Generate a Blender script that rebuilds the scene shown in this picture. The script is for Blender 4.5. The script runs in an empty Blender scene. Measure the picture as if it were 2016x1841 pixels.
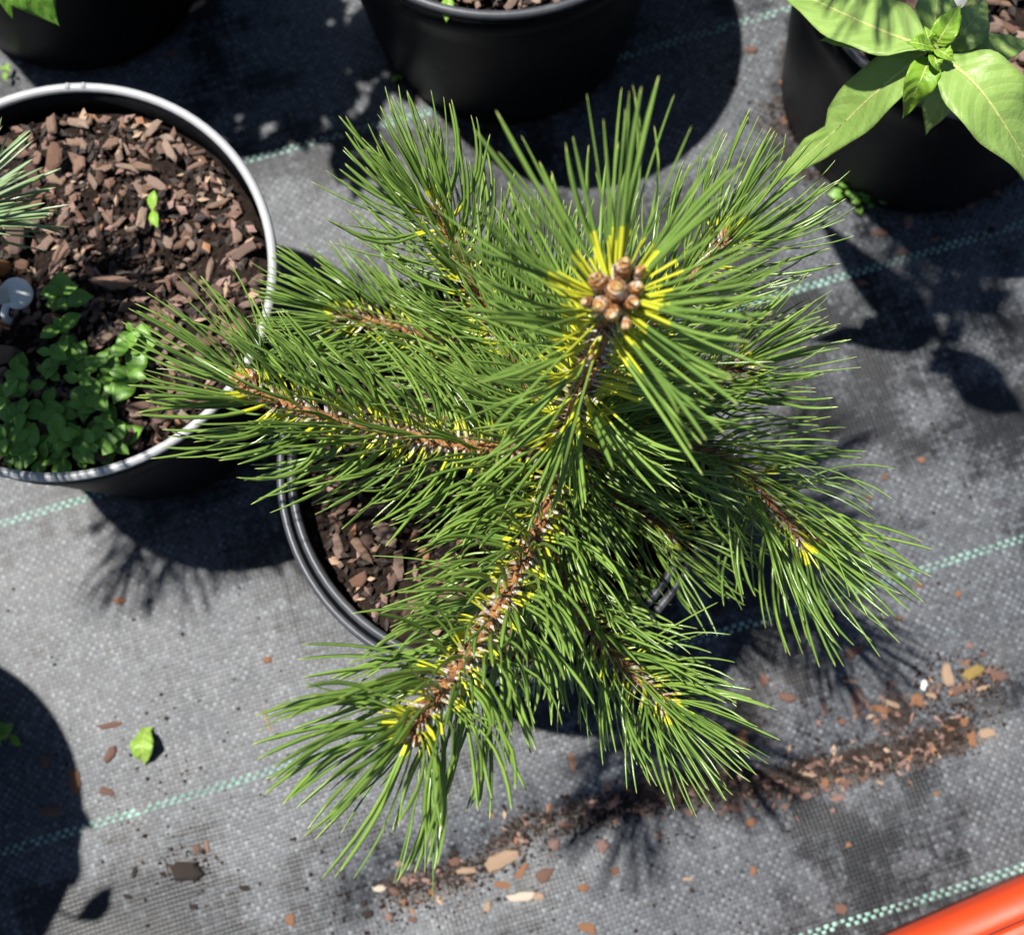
import bpy, bmesh, math, random
from mathutils import Vector, Matrix, noise
random.seed(11)
R_ = random.Random(5)
scene = bpy.context.scene
COL = scene.collection

# ---------------------------------------------------------------- camera
PXW, PXH, FPX = 2016.0, 1841.0, 2435.5           # photo measured at 2016 px wide
TILT, ROLL, HC = 0.213, -0.039, 0.7005
_fw = Vector((0, math.sin(TILT), -math.cos(TILT)))
_up0 = Vector((0, math.cos(TILT), math.sin(TILT)))
_rt0 = Vector((1, 0, 0))
_rt = _rt0 * math.cos(ROLL) + _up0 * math.sin(ROLL)
_up = -_rt0 * math.sin(ROLL) + _up0 * math.cos(ROLL)
CAMPOS = Vector((0, 0, HC))
cd = bpy.data.cameras.new('camera')
cam = bpy.data.objects.new('camera', cd)
COL.objects.link(cam)
m = Matrix((( _rt.x, _up.x, -_fw.x, 0), (_rt.y, _up.y, -_fw.y, 0), (_rt.z, _up.z, -_fw.z, HC), (0, 0, 0, 1)))
cam.matrix_world = m
cd.sensor_width = 36.0
cd.lens = 36.0 * FPX / PXW
cd.clip_start = 0.02
cd.clip_end = 100.0
cd.dof.use_dof = True
cd.dof.focus_distance = 0.475
cd.dof.aperture_fstop = 10.5
cd.dof.aperture_blades = 0
scene.camera = cam

def px(x, y, z):
    """photo position (2016-wide pixels) on the horizontal plane at height z"""
    d = _fw + _rt * ((x - PXW / 2) / FPX) + _up * ((PXH / 2 - y) / FPX)
    return CAMPOS + d * ((z - HC) / d.z)

# ---------------------------------------------------------------- light
SUNV = Vector((-0.332, 0.1665, 1.0)).normalized()    # towards the sun
w = bpy.data.worlds.new('World'); scene.world = w; w.use_nodes = True
nt = w.node_tree; bg = nt.nodes['Background']
sky = nt.nodes.new('ShaderNodeTexSky'); sky.sky_type = 'NISHITA'; sky.sun_disc = False
sky.air_density = .7; sky.dust_density = .4
sky.sun_elevation = math.asin(SUNV.z)
sky.sun_rotation = math.atan2(SUNV.x, SUNV.y)
nt.links.new(sky.outputs[0], bg.inputs[0]); bg.inputs[1].default_value = 0.062
sl = bpy.data.lights.new('sun', 'SUN'); sl.energy = 5.0; sl.angle = math.radians(1.1); sl.color = (1.0, 0.965, 0.91)
so = bpy.data.objects.new('sun', sl); COL.objects.link(so)
so.rotation_euler = (-SUNV).to_track_quat('-Z', 'Y').to_euler()
so.location = (-1, .6, 3)
vs = scene.view_settings
vs.view_transform = 'Standard'; vs.look = 'None'; vs.gamma = 1.0; vs.exposure = 0.68; vs.use_curve_mapping = False

# ---------------------------------------------------------------- helpers
def tag(o, label=None, cat=None, group=None, kind=None):
    if label: o['label'] = label
    if cat: o['category'] = cat
    if group: o['group'] = group
    if kind: o['kind'] = kind
    return o
def empty(name, loc):
    o = bpy.data.objects.new(name, None); o.empty_display_size = .02; o.location = loc; COL.objects.link(o); return o
def mesh(name, V, F, mat, smooth=True, col=None, uv=None):
    me = bpy.data.meshes.new(name); me.from_pydata([tuple(v) for v in V], [], F)
    if mat: me.materials.append(mat)
    if smooth: me.polygons.foreach_set('use_smooth', [True] * len(me.polygons))
    if col:
        a = me.color_attributes.new('dat', 'FLOAT_COLOR', 'POINT')
        flat = []
        for c in col: flat += [c[0], c[1], c[2], c[3] if len(c) > 3 else 1.0]
        a.data.foreach_set('color', flat)
    me.update(); return me
def link(name, me, parent=None, loc=(0, 0, 0), rot=None, sc=None):
    o = bpy.data.objects.new(name, me); COL.objects.link(o)
    o.location = loc
    if rot is not None: o.rotation_euler = rot
    if sc is not None: o.scale = sc
    if parent: o.parent = parent
    return o
def part(name, V, F, mat, root, smooth=True, col=None):
    L = root.location
    p = root.parent
    return link(name, mesh(name, [Vector(v) - L for v in V], F, mat, smooth, col), root)
def subpart(name, V, F, mat, thing, par, smooth=True, col=None):
    o = link(name, mesh(name, [Vector(v) - thing.location for v in V], F, mat, smooth, col), par); return o

class NB:                                                    # node builder
    def __init__(s, name):
        s.m = bpy.data.materials.new(name); s.m.use_nodes = True; s.t = s.m.node_tree
        s.b = s.t.nodes['Principled BSDF']; s.out = s.t.nodes['Material Output']
    def n(s, ty, **kw):
        x = s.t.nodes.new(ty)
        for k, v in kw.items():
            if k.startswith('i_'):
                key = k[2:]; key = int(key) if key.isdigit() else key
                x.inputs[key].default_value = v
            else: setattr(x, k, v)
        return x
    def l(s, a, b): s.t.links.new(a, b)
    def math(s, op, a, b=None, c=None):
        x = s.n('ShaderNodeMath', operation=op)
        for i, v in enumerate((a, b, c)):
            if v is None: continue
            if isinstance(v, (int, float)): x.inputs[i].default_value = v
            else: s.l(v, x.inputs[i])
        return x.outputs[0]
    def ramp(s, fac, stops, interp='LINEAR'):
        x = s.n('ShaderNodeValToRGB'); x.color_ramp.interpolation = interp
        e = x.color_ramp.elements
        while len(e) < len(stops): e.new(0.5)
        for i, (p, c) in enumerate(stops): e[i].position = p; e[i].color = (*c, 1) if len(c) == 3 else c
        if fac is not None: s.l(fac, x.inputs[0])
        return x.outputs[0]
    def mix(s, fac, a, b, blend='MIX'):
        x = s.n('ShaderNodeMix', data_type='RGBA', blend_type=blend)
        for i, v in ((0, fac), (6, a), (7, b)):
            if isinstance(v, (int, float)): x.inputs[i].default_value = v
            elif isinstance(v, tuple): x.inputs[i].default_value = (*v, 1)
            else: s.l(v, x.inputs[i])
        return x.outputs[2]
    def noise(s, vec, scale, detail=3, rough=.55, dist=0.):
        x = s.n('ShaderNodeTexNoise'); x.inputs['Scale'].default_value = scale; x.inputs['Detail'].default_value = detail
        x.inputs['Roughness'].default_value = rough; x.inputs['Distortion'].default_value = dist
        if vec is not None: s.l(vec, x.inputs['Vector'])
        return x.outputs[0]
    def bump(s, h, strength, dist):
        x = s.n('ShaderNodeBump'); x.inputs['Strength'].default_value = strength; x.inputs['Distance'].default_value = dist
        s.l(h, x.inputs['Height']); s.l(x.outputs[0], s.b.inputs['Normal']); return x
    def base(s, c):
        if isinstance(c, tuple): s.b.inputs['Base Color'].default_value = (*c, 1)
        else: s.l(c, s.b.inputs['Base Color'])
    def rough(s, v):
        if isinstance(v, (int, float)): s.b.inputs['Roughness'].default_value = v
        else: s.l(v, s.b.inputs['Roughness'])
    def spec(s, v): s.b.inputs['Specular IOR Level'].default_value = v
    def translucent(s, color, fac):
        t = s.n('ShaderNodeBsdfTranslucent')
        if isinstance(color, tuple): t.inputs[0].default_value = (*color, 1)
        else: s.l(color, t.inputs[0])
        x = s.n('ShaderNodeMixShader'); x.inputs[0].default_value = fac
        s.l(s.b.outputs[0], x.inputs[1]); s.l(t.outputs[0], x.inputs[2]); s.l(x.outputs[0], s.out.inputs[0])

LA = 0.255                                                   # direction of the mat's threads
PITCH = 0.00235
# ---------------------------------------------------------------- materials
def mat_mat():
    s = NB('weed_mat')
    tc = s.n('ShaderNodeTexCoord'); mp = s.n('ShaderNodeMapping'); mp.inputs['Rotation'].default_value = (0, 0, -LA)
    s.l(tc.outputs['Object'], mp.inputs[0]); v = mp.outputs[0]
    wob = s.n('ShaderNodeTexNoise'); wob.inputs['Scale'].default_value = 9; wob.inputs['Detail'].default_value = 2
    s.l(v, wob.inputs['Vector'])
    wv = s.n('ShaderNodeVectorMath', operation='MULTIPLY_ADD'); s.l(wob.outputs[1], wv.inputs[0]); wv.inputs[1].default_value = (.006, .006, 0); s.l(v, wv.inputs[2])
    sp = s.n('ShaderNodeSeparateXYZ'); s.l(wv.outputs[0], sp.inputs[0])
    X = s.math('MULTIPLY', sp.outputs[0], math.pi / PITCH); Y = s.math('MULTIPLY', sp.outputs[1], math.pi / PITCH)
    sx = s.math('SINE', X); sy = s.math('SINE', Y)
    chk = s.math('MULTIPLY', sx, sy)                                     # over / under
    # fibrillated tape ribs
    rx = s.math('SINE', s.math('MULTIPLY', sp.outputs[0], 2 * math.pi / .00062)); ry = s.math('SINE', s.math('MULTIPLY', sp.outputs[1], 2 * math.pi / .00062))
    over = s.math('GREATER_THAN', chk, 0.0)
    rib = s.math('ADD', s.math('MULTIPLY', over, rx), s.math('MULTIPLY', s.math('SUBTRACT', 1.0, over), ry))
    # streaks along the threads
    mx = s.n('ShaderNodeMapping'); mx.inputs['Scale'].default_value = (14, 300, 1); s.l(v, mx.inputs[0])
    my = s.n('ShaderNodeMapping'); my.inputs['Scale'].default_value = (300, 14, 1); s.l(v, my.inputs[0])
    n1 = s.noise(mx.outputs[0], 1, 2); n2 = s.noise(my.outputs[0], 1, 2)
    streak = s.math('MULTIPLY', s.math('ADD', n1, n2), .5)
    big = s.noise(v, 6.5, 3, .5, .6); mid = s.noise(v, 30, 3, .55); fine = s.noise(v, 260, 3, .7)
    d = s.math('ADD', s.math('MULTIPLY_ADD', big, .95, -.10), s.math('MULTIPLY_ADD', mid, .60, -.025))
    d = s.math('ADD', d, s.math('MULTIPLY_ADD', streak, .40, -.03)); d = s.math('ADD', d, s.math('MULTIPLY', fine, .30))
    dust = s.ramp(d, [(.86, (0, 0, 0)), (1.62, (1, 1, 1))])
    hx = s.math('MULTIPLY_ADD', chk, .5, .5)
    hgt = s.math('ADD', s.math('POWER', s.math('ABSOLUTE', chk), .6), s.math('MULTIPLY', rib, .10))
    gap = s.math('POWER', s.math('ABSOLUTE', chk), .35)
    c = s.mix(dust, (.014, .0155, .018), (.098, .104, .112))
    tint = s.mix(over, (.74, .75, .78), (1.14, 1.14, 1.13)); c = s.mix(1.0, c, tint, 'MULTIPLY')
    fl = s.n('ShaderNodeVectorMath', operation='FLOOR'); dv = s.n('ShaderNodeVectorMath', operation='DIVIDE'); s.l(wv.outputs[0], dv.inputs[0]); dv.inputs[1].default_value = (PITCH, PITCH, 1); s.l(dv.outputs[0], fl.inputs[0])
    wn = s.n('ShaderNodeTexWhiteNoise', noise_dimensions='2D'); s.l(fl.outputs[0], wn.inputs[0])
    c = s.mix(.85, c, s.ramp(wn.outputs[0], [(0, (.60, .60, .61)), (.55, (.95, .95, .95)), (.85, (1.2, 1.2, 1.2)), (1, (1.7, 1.7, 1.68))]), 'MULTIPLY')
    sh = s.ramp(gap, [(0, (.22, .22, .22)), (.7, (1, 1, 1))]); c = s.mix(.8, c, sh, 'MULTIPLY')
    # brown soil staining
    st = s.noise(v, 11, 5, .6); st2 = s.ramp(st, [(.58, (0, 0, 0)), (.74, (1, 1, 1))])
    c = s.mix(s.math('MULTIPLY', st2, .30), c, (.075, .058, .043))
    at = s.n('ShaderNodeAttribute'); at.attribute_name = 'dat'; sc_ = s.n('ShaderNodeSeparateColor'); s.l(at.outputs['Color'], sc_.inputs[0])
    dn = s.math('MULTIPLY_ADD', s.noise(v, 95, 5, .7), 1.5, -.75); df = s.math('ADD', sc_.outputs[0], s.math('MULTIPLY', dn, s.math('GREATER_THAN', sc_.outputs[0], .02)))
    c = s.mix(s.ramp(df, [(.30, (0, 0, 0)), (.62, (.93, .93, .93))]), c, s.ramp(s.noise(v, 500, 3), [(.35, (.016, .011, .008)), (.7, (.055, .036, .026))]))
    s.base(c)
    s.rough(s.ramp(mid, [(.3, (.40,) * 3), (.7, (.50,) * 3)])); s.spec(.32); s.b.inputs['Anisotropic'].default_value = .25
    tg = s.mix(over, (math.cos(LA), math.sin(LA), 0.), (-math.sin(LA), math.cos(LA), 0.)); s.l(tg, s.b.inputs['Tangent'])
    s.bump(s.math('ADD', hgt, s.math('MULTIPLY', fine, .5)), .20, .0007)
    return s.m
def mat_thread():
    s = NB('green_thread'); tc = s.n('ShaderNodeTexCoord')
    n = s.noise(tc.outputs['Object'], 70, 4); n2 = s.noise(tc.outputs['Object'], 900, 3)
    c = s.ramp(n, [(.3, (.10, .27, .21)), (.7, (.36, .60, .50))]); c = s.mix(s.math('MULTIPLY', n2, .5), c, (.14, .17, .155)); n4 = s.noise(tc.outputs['Object'], 24, 4, .65); c = s.mix(s.ramp(n4, [(.42, (0, 0, 0)), (.68, (.75, .75, .75))]), c, (.10, .115, .11)); s.base(c); s.rough(.45)
    s.bump(n2, .5, .0004); return s.m
def mat_plastic(name, c, r, dust=.12, dc=(.16, .15, .14)):
    s = NB(name); tc = s.n('ShaderNodeTexCoord')
    n = s.noise(tc.outputs['Object'], 35, 5, .65, .5); n2 = s.noise(tc.outputs['Object'], 420, 3)
    f = s.ramp(n, [(.5, (0, 0, 0)), (.78, (1, 1, 1))])
    s.base(s.mix(s.math('MULTIPLY', f, dust), c, dc)); s.rough(s.math('MULTIPLY_ADD', n, .25, r - .1)); s.spec(.09 if 'pot_p' in name else .5)
    s.bump(n2, .12, .0006); return s.m
def mat_bark():
    s = NB('bark_chip'); oi = s.n('ShaderNodeObjectInfo'); tc = s.n('ShaderNodeTexCoord')
    rnd = oi.outputs['Random']
    ad = s.n('ShaderNodeVectorMath', operation='ADD'); s.l(tc.outputs['Object'], ad.inputs[0]); 
    cmb = s.n('ShaderNodeCombineXYZ'); s.l(s.math('MULTIPLY', rnd, 7), cmb.inputs[0]); s.l(s.math('MULTIPLY', rnd, 3.3), cmb.inputs[1]); s.l(cmb.outputs[0], ad.inputs[1])
    mp = s.n('ShaderNodeMapping'); mp.inputs['Scale'].default_value = (60, 420, 420); s.l(ad.outputs[0], mp.inputs[0])
    g = s.noise(mp.outputs[0], 1, 4, .6); n = s.noise(ad.outputs[0], 160, 4, .6)
    c = s.ramp(rnd, [(0, (.07, .04, .03)), (.14, (.27, .14, .085)), (.3, (.44, .27, .19)), (.42, (.14, .085, .065)), (.56, (.47, .32, .25)), (.68, (.30, .16, .095)), (.82, (.56, .40, .29)), (.92, (.36, .24, .19)), (1.0, (.68, .52, .38))])
    c = s.mix(s.ramp(g, [(.35, (0, 0, 0)), (.7, (.75, .75, .75))]), c, (.075, .045, .034), 'MIX')
    c = s.mix(s.ramp(n, [(.5, (0, 0, 0)), (.8, (.5, .5, .5))]), c, (.36, .27, .21))
    s.base(c); s.rough(.75); s.bump(s.math('ADD', g, n), .7, .0012); return s.m
def mat_chip(name, a, b):
    s = NB(name); tc = s.n('ShaderNodeTexCoord'); mp = s.n('ShaderNodeMapping'); mp.inputs['Scale'].default_value = (70, 400, 300)
    s.l(tc.outputs['Object'], mp.inputs[0]); g = s.noise(mp.outputs[0], 1, 4, .6); n = s.noise(tc.outputs['Object'], 220, 4)
    c = s.mix(s.ramp(g, [(.35, (0, 0, 0)), (.7, (1, 1, 1))]), a, b); s.base(c); s.rough(.75); s.bump(s.math('ADD', g, n), .6, .001); return s.m
def mat_soil(name, a, b):
    s = NB(name); tc = s.n('ShaderNodeTexCoord'); n = s.noise(tc.outputs['Object'], 210, 6, .7); n2 = s.noise(tc.outputs['Object'], 900, 3)
    s.base(s.ramp(n, [(.35, a), (.72, b)])); s.rough(.9); s.spec(.2); s.bump(s.math('ADD', n, s.math('MULTIPLY', n2, .4)), .9, .004); return s.m
def mat_needle(name, green, green2, yellow, tip, sheen=.33):
    s = NB(name); at = s.n('ShaderNodeAttribute'); at.attribute_name = 'dat'
    sp = s.n('ShaderNodeSeparateColor'); s.l(at.outputs['Color'], sp.inputs[0]); u, rnd, v = sp.outputs
    tc = s.n('ShaderNodeTexCoord'); n = s.noise(tc.outputs['Object'], 130, 3)
    g = s.mix(rnd, green, green2); g = s.mix(s.math('MULTIPLY', s.ramp(n, [(.35, (0, 0, 0)), (.75, (1, 1, 1))]), .45), g, (green2[0] * 1.25, green2[1] * 1.1, green2[2] * 1.1))
    # pale stomatal lines along the needle
    ln = s.math('GREATER_THAN', s.math('SINE', s.math('MULTIPLY', v, 34.0)), .35)
    g = s.mix(s.math('MULTIPLY', ln, .22), g, (.36, .48, .28))
    yl = at.outputs['Alpha']
    isy = s.math('LESS_THAN', u, yl)
    ymix = s.math('MULTIPLY', isy, s.math('MULTIPLY_ADD', s.math('FRACT', s.math('MULTIPLY', rnd, 7.31)), .35, .65))
    c = s.mix(ymix, g, yellow)
    c = s.mix(s.math('MULTIPLY', s.ramp(u, [(.55, (0, 0, 0)), (1, (1, 1, 1))]), .36), c, (.30, .47, .10))
    tp = s.ramp(u, [(.945, (0, 0, 0)), (.985, (1, 1, 1))]); c = s.mix(s.math('MULTIPLY', tp, .85), c, tip)
    br = s.math('MULTIPLY', s.math('GREATER_THAN', rnd, .9965), s.ramp(u, [(.45, (0, 0, 0)), (.7, (1, 1, 1))])); c = s.mix(br, c, (.34, .19, .07))
    n3 = s.noise(tc.outputs['Object'], 900, 3)
    shc = s.ramp(n3, [(.3, (.20, .145, .10)), (.5, (.50, .45, .39)), (.62, (.74, .72, .68))])
    c = s.mix(s.math('LESS_THAN', u, -.01), c, shc)
    s.base(c); s.rough(sheen); s.spec(.7)
    s.translucent(s.mix(.5, c, (.30, .50, .03)), .20); return s.m
def mat_stem():
    s = NB('pine_bark'); tc = s.n('ShaderNodeTexCoord'); n = s.noise(tc.outputs['Object'], 170, 5, .65, .6); n2 = s.noise(tc.outputs['Object'], 520, 4)
    s.base(s.ramp(n, [(.3, (.085, .038, .018)), (.5, (.30, .135, .045)), (.70, (.46, .235, .08)), (.86, (.46, .34, .22))])); s.rough(.6); s.bump(s.math('ADD', n, n2), .8, .0014); return s.m
def mat_bud():
    s = NB('pine_bud'); at = s.n('ShaderNodeAttribute'); at.attribute_name = 'dat'
    sp = s.n('ShaderNodeSeparateColor'); s.l(at.outputs['Color'], sp.inputs[0]); u = sp.outputs[0]
    tc = s.n('ShaderNodeTexCoord'); n = s.noise(tc.outputs['Object'], 420, 4, .6); vo = s.n('ShaderNodeTexVoronoi'); vo.inputs['Scale'].default_value = 520; s.l(tc.outputs['Object'], vo.inputs[0])
    c = s.ramp(u, [(0, (.09, .036, .018)), (.5, (.29, .115, .035)), (.85, (.46, .22, .06)), (1, (.66, .44, .17))])
    c = s.mix(s.ramp(n, [(.51, (0, 0, 0)), (.64, (.95, .95, .95))]), c, (.76, .68, .57)); s.base(c); s.rough(.5); s.bump(s.math('ADD', n, vo.outputs[0]), 1.0, .002); return s.m
def mat_leaf(name, a, b, vein, veins=True, nveins=9., tr=.25):
    s = NB(name); at = s.n('ShaderNodeAttribute'); at.attribute_name = 'dat'
    sp = s.n('ShaderNodeSeparateColor'); s.l(at.outputs['Color'], sp.inputs[0]); u, v, rnd = sp.outputs
    tc = s.n('ShaderNodeTexCoord'); n = s.noise(tc.outputs['Object'], 70, 4, .6); n2 = s.noise(tc.outputs['Object'], 420, 3)
    c = s.mix(s.ramp(n, [(.3, (0, 0, 0)), (.7, (1, 1, 1))]), a, b)
    av = s.math('ABSOLUTE', s.math('MULTIPLY_ADD', v, 2.0, -1.0))
    if veins:
        ph = s.math('MULTIPLY', s.math('SUBTRACT', u, s.math('MULTIPLY', s.math('POWER', av, 1.5), .16)), nveins)
        fr = s.math('ABSOLUTE', s.math('SUBTRACT', s.math('FRACT', ph), .5))
        vn = s.ramp(fr, [(0, (1, 1, 1)), (.09, (0, 0, 0))])
        c = s.mix(s.math('MULTIPLY', vn, .22), c, vein)
        s.bump(s.math('ADD', s.math('MULTIPLY', fr, .9), s.math('MULTIPLY', n2, .5)), .34, .0022)
    else: s.bump(n2, .3, .001)
    mid = s.ramp(av, [(0, (1, 1, 1)), (.055, (0, 0, 0))]); c = s.mix(s.math('MULTIPLY', mid, .5), c, vein)
    s.base(c); s.rough(.42); s.translucent(s.mix(.5, c, (.30, .45, .02)), tr); return s.m

M = dict(
    mat=mat_mat(), thread=mat_thread(),
    pot=mat_plastic('black_pot_plastic', (.005, .0055, .0065), .42, .04), rim=mat_plastic('pot_rim_plastic', (.36, .365, .37), .36, .5, (.5, .5, .5)),
    rim2=mat_plastic('grey_rim_plastic', (.05, .054, .062), .42, .30, (.22, .22, .22)),
    bark=mat_bark(), soil=mat_soil('potting_soil', (.009, .006, .005), (.042, .026, .018)), crumb=mat_soil('soil_crumb', (.02, .014, .011), (.085, .055, .04)),
    needle=mat_needle('pine_needle', (.070, .160, .013), (.225, .375, .050), (.72, .72, .04), (.60, .66, .20), .24),
    blue=mat_needle('blue_pine_needle', (.15, .27, .09), (.31, .42, .27), (.30, .40, .02), (.38, .26, .13), .3),
    stem=mat_stem(), bud=mat_bud(),
    leaf=mat_leaf('broad_leaf', (.25, .40, .085), (.34, .50, .13), (.52, .58, .22)),
    leafy=mat_leaf('young_leaf', (.20, .40, .03), (.29, .48, .05), (.5, .55, .12), True, 7.),
    weed=mat_leaf('weed_leaf', (.13, .30, .035), (.21, .42, .06), (.28, .48, .09), False),
    fallen=mat_leaf('fallen_leaf', (.24, .42, .05), (.36, .54, .10), (.5, .6, .2), True, 6.),
    shrub=mat_leaf('shrub_leaf', (.09, .24, .02), (.16, .34, .04), (.3, .42, .1), True, 7.),
    vein=mat_chip('leaf_midrib', (.46, .50, .17), (.40, .45, .14)), greenstem=mat_chip('green_stem', (.16, .26, .05), (.24, .22, .07)),
    white=mat_plastic('white_plastic', (.80, .81, .82), .35, .15, (.4, .36, .3)), red=mat_plastic('red_plastic', (.66, .056, .010), .52, .12, (.55, .12, .05)),
    darkgap=mat_plastic('dark_seam', (.05, .012, .008), .6), redmark=mat_plastic('red_mark', (.42, .018, .004), .4),
    tan=mat_chip('tan_chip', (.44, .31, .21), (.30, .19, .12)), orange=mat_chip('orange_chip', (.31, .15, .075), (.18, .085, .045)),
    brown=mat_chip('brown_chip', (.20, .11, .078), (.11, .06, .045)), pink=mat_chip('pink_chip', (.30, .185, .15), (.17, .10, .08)),
    dark=mat_chip('dark_clod', (.035, .024, .018), (.018, .012, .01)), cream=mat_chip('cream_chip', (.66, .56, .45), (.5, .40, .3)), moss=mat_chip('dry_moss', (.36, .26, .07), (.2, .13, .04)),
    tag=mat_plastic('grey_tag', (.50, .49, .48), .5, .1),
)

# ---------------------------------------------------------------- ground
POTS = {}   # name: (centre, base radius)
RIMZ = 0.1486; RIMR = 0.100; BASER = 0.0805
POTC = dict(left=Vector((-.2081, .2216, 0)), pine=Vector((-.0074, .1221, 0)), top=Vector((.0057, .448, 0)), right=Vector((.2560, .3790, 0)))
POTC['topleft'] = px(165, -85, 0)
POTC['lowleft'] = px(-368, 1548, 0)
POTC['backright'] = Vector((.17, .60, 0))
STRIP = [px(*p, 0) for p in ((760, 1765), (900, 1728), (1000, 1672), (1033, 1634), (1133, 1608), (1288, 1568), (1408, 1552), (1558, 1540), (1658, 1512), (1758, 1487), (1833, 1467), (1908, 1442))]
def seg_d(p, pts):
    b = 9
    for a, c in zip(pts, pts[1:]):
        ab = c - a; t = max(0, min(1, (p - a).dot(ab) / ab.length_squared)); b = min(b, (p - a - ab * t).length)
    return b
def gz(x, y):
    z = noise.noise(Vector((x * 9, y * 9, 3.1))) * .0028 + noise.noise(Vector((x * 24 + y * 9, y * 24, 7.7))) * .0011
    p = Vector((x, y, 0))
    f = 1.0
    for c in POTC.values(): f = min(f, max(0, ((p - c).length - .078) / .05))
    z *= f
    if abs(x) < .5 and y < .2:
        d = seg_d(p, STRIP); z -= .006 * math.exp(-(d / .018) ** 2) * f
    return z - .0008
def build_ground():
    def axis(lo, hi, c):
        a = [lo + (hi - lo) * i / 150 for i in range(151)]
        ext = [.05, .15, .4, 1, 2.5, 6, 15]
        return [lo - e for e in reversed(ext)] + a + [hi + e for e in ext]
    xs = axis(-.55, .60, 0); ys = axis(-.30, .75, 0)
    V = [(x, y, gz(x, y) if -.56 < x < .61 and -.31 < y < .76 else 0) for y in ys for x in xs]
    n = len(xs); F = [(j * n + i, j * n + i + 1, (j + 1) * n + i + 1, (j + 1) * n + i) for j in range(len(ys) - 1) for i in range(n - 1)]
    DP = [(px(1545, 240, 0), .022), (px(1600, 320, 0), .016), (px(1850, 385, 0), .018), (px(1930, 365, 0), .016), (px(1770, 1400, 0), .02), (px(365, 1705, 0), .010), (px(1440, 1560, 0), .02)]
    def dirt(x, y):
        if not (-.56 < x < .61 and -.31 < y < .76): return 0
        p = Vector((x, y, 0)); d = seg_d(p, STRIP); q = (.60 + .30 * max(0, min(1, (x - .02) / .06)) * max(0, min(1, (.30 - x) / .06)) + .30 * noise.noise(Vector((x * 55, y * 55, 4)))) * math.exp(-(d / .0105) ** 2)
        for c_, r_ in DP: q = max(q, .62 * math.exp(-((p - c_).length / r_) ** 2))
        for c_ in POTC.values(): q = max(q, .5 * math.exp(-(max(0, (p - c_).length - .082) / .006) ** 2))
        return q
    o = link('weed_mat', mesh('weed_mat', V, F, M['mat'], True, [(dirt(v[0], v[1]), 0, 0) for v in V]))
    tag(o, 'grey woven weed-control mat covering the ground', kind='structure')
    return o
ground = build_ground()
# green marker threads woven into the mat: two staggered rows of floats, one mesh per line
dirv = Vector((math.cos(LA), math.sin(LA), 0)); nv = Vector((-math.sin(LA), math.cos(LA), 0))
def marker_line(off, x0, x1, curve):
    V = []; F = []; P = .0047
    k0 = int(x0 / P); k1 = int(x1 / P)
    for k in range(k0, k1):
        for row in (0, 1):
            s_ = (k + .5 * row) * P + R_.uniform(-.0002, .0002); 
            if R_.random() < .04: continue
            bend = curve * (s_ ** 2) + noise.noise(Vector((s_ * 6, off * 30, 1))) * .0014
            c = dirv * s_ + nv * (off + bend + (-.00125 if row else .00125) + R_.uniform(-.0002, .0002))
            hl = .00150 * R_.uniform(.85, 1.15); hw = .00120 * R_.uniform(.85, 1.1); sk = R_.uniform(-.0002, .0002)
            b = len(V)
            for (a, bb, h) in ((-1, -1, 0), (1, -1, 0), (1, 1, 0), (-1, 1, 0), (-.55, -.6, 1), (.55, -.6, 1), (.55, .6, 1), (-.55, .6, 1)):
                q = c + dirv * (a * hl) + nv * (bb * hw + a * sk)
                V.append((q.x, q.y, gz(q.x, q.y) + (-.0003 if h == 0 else .00042)))
            F += [(b + 4, b + 5, b + 6, b + 7), (b, b + 1, b + 5, b + 4), (b + 1, b + 2, b + 6, b + 5), (b + 2, b + 3, b + 7, b + 6), (b + 3, b, b + 4, b + 7)]
    o = link('green_marker_thread', mesh('green_marker_thread', V, F, M['thread']), ground); o['kind'] = 'stuff'
for i, (x0, x1) in enumerate(((-.1, .60), (-.45, .6), (-.45, .5), (-.35, .45))):
    # offsets measured from the photo
    if i == 0: a = px(1443, 49, 0)
    if i == 1: a = px(1008, 735, 0)
    if i == 2: a = px(1008, 1369, 0)
    if i == 3: a = px(1790, 1780, 0)
    marker_line(a.dot(nv), x0, x1, 0)

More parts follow.
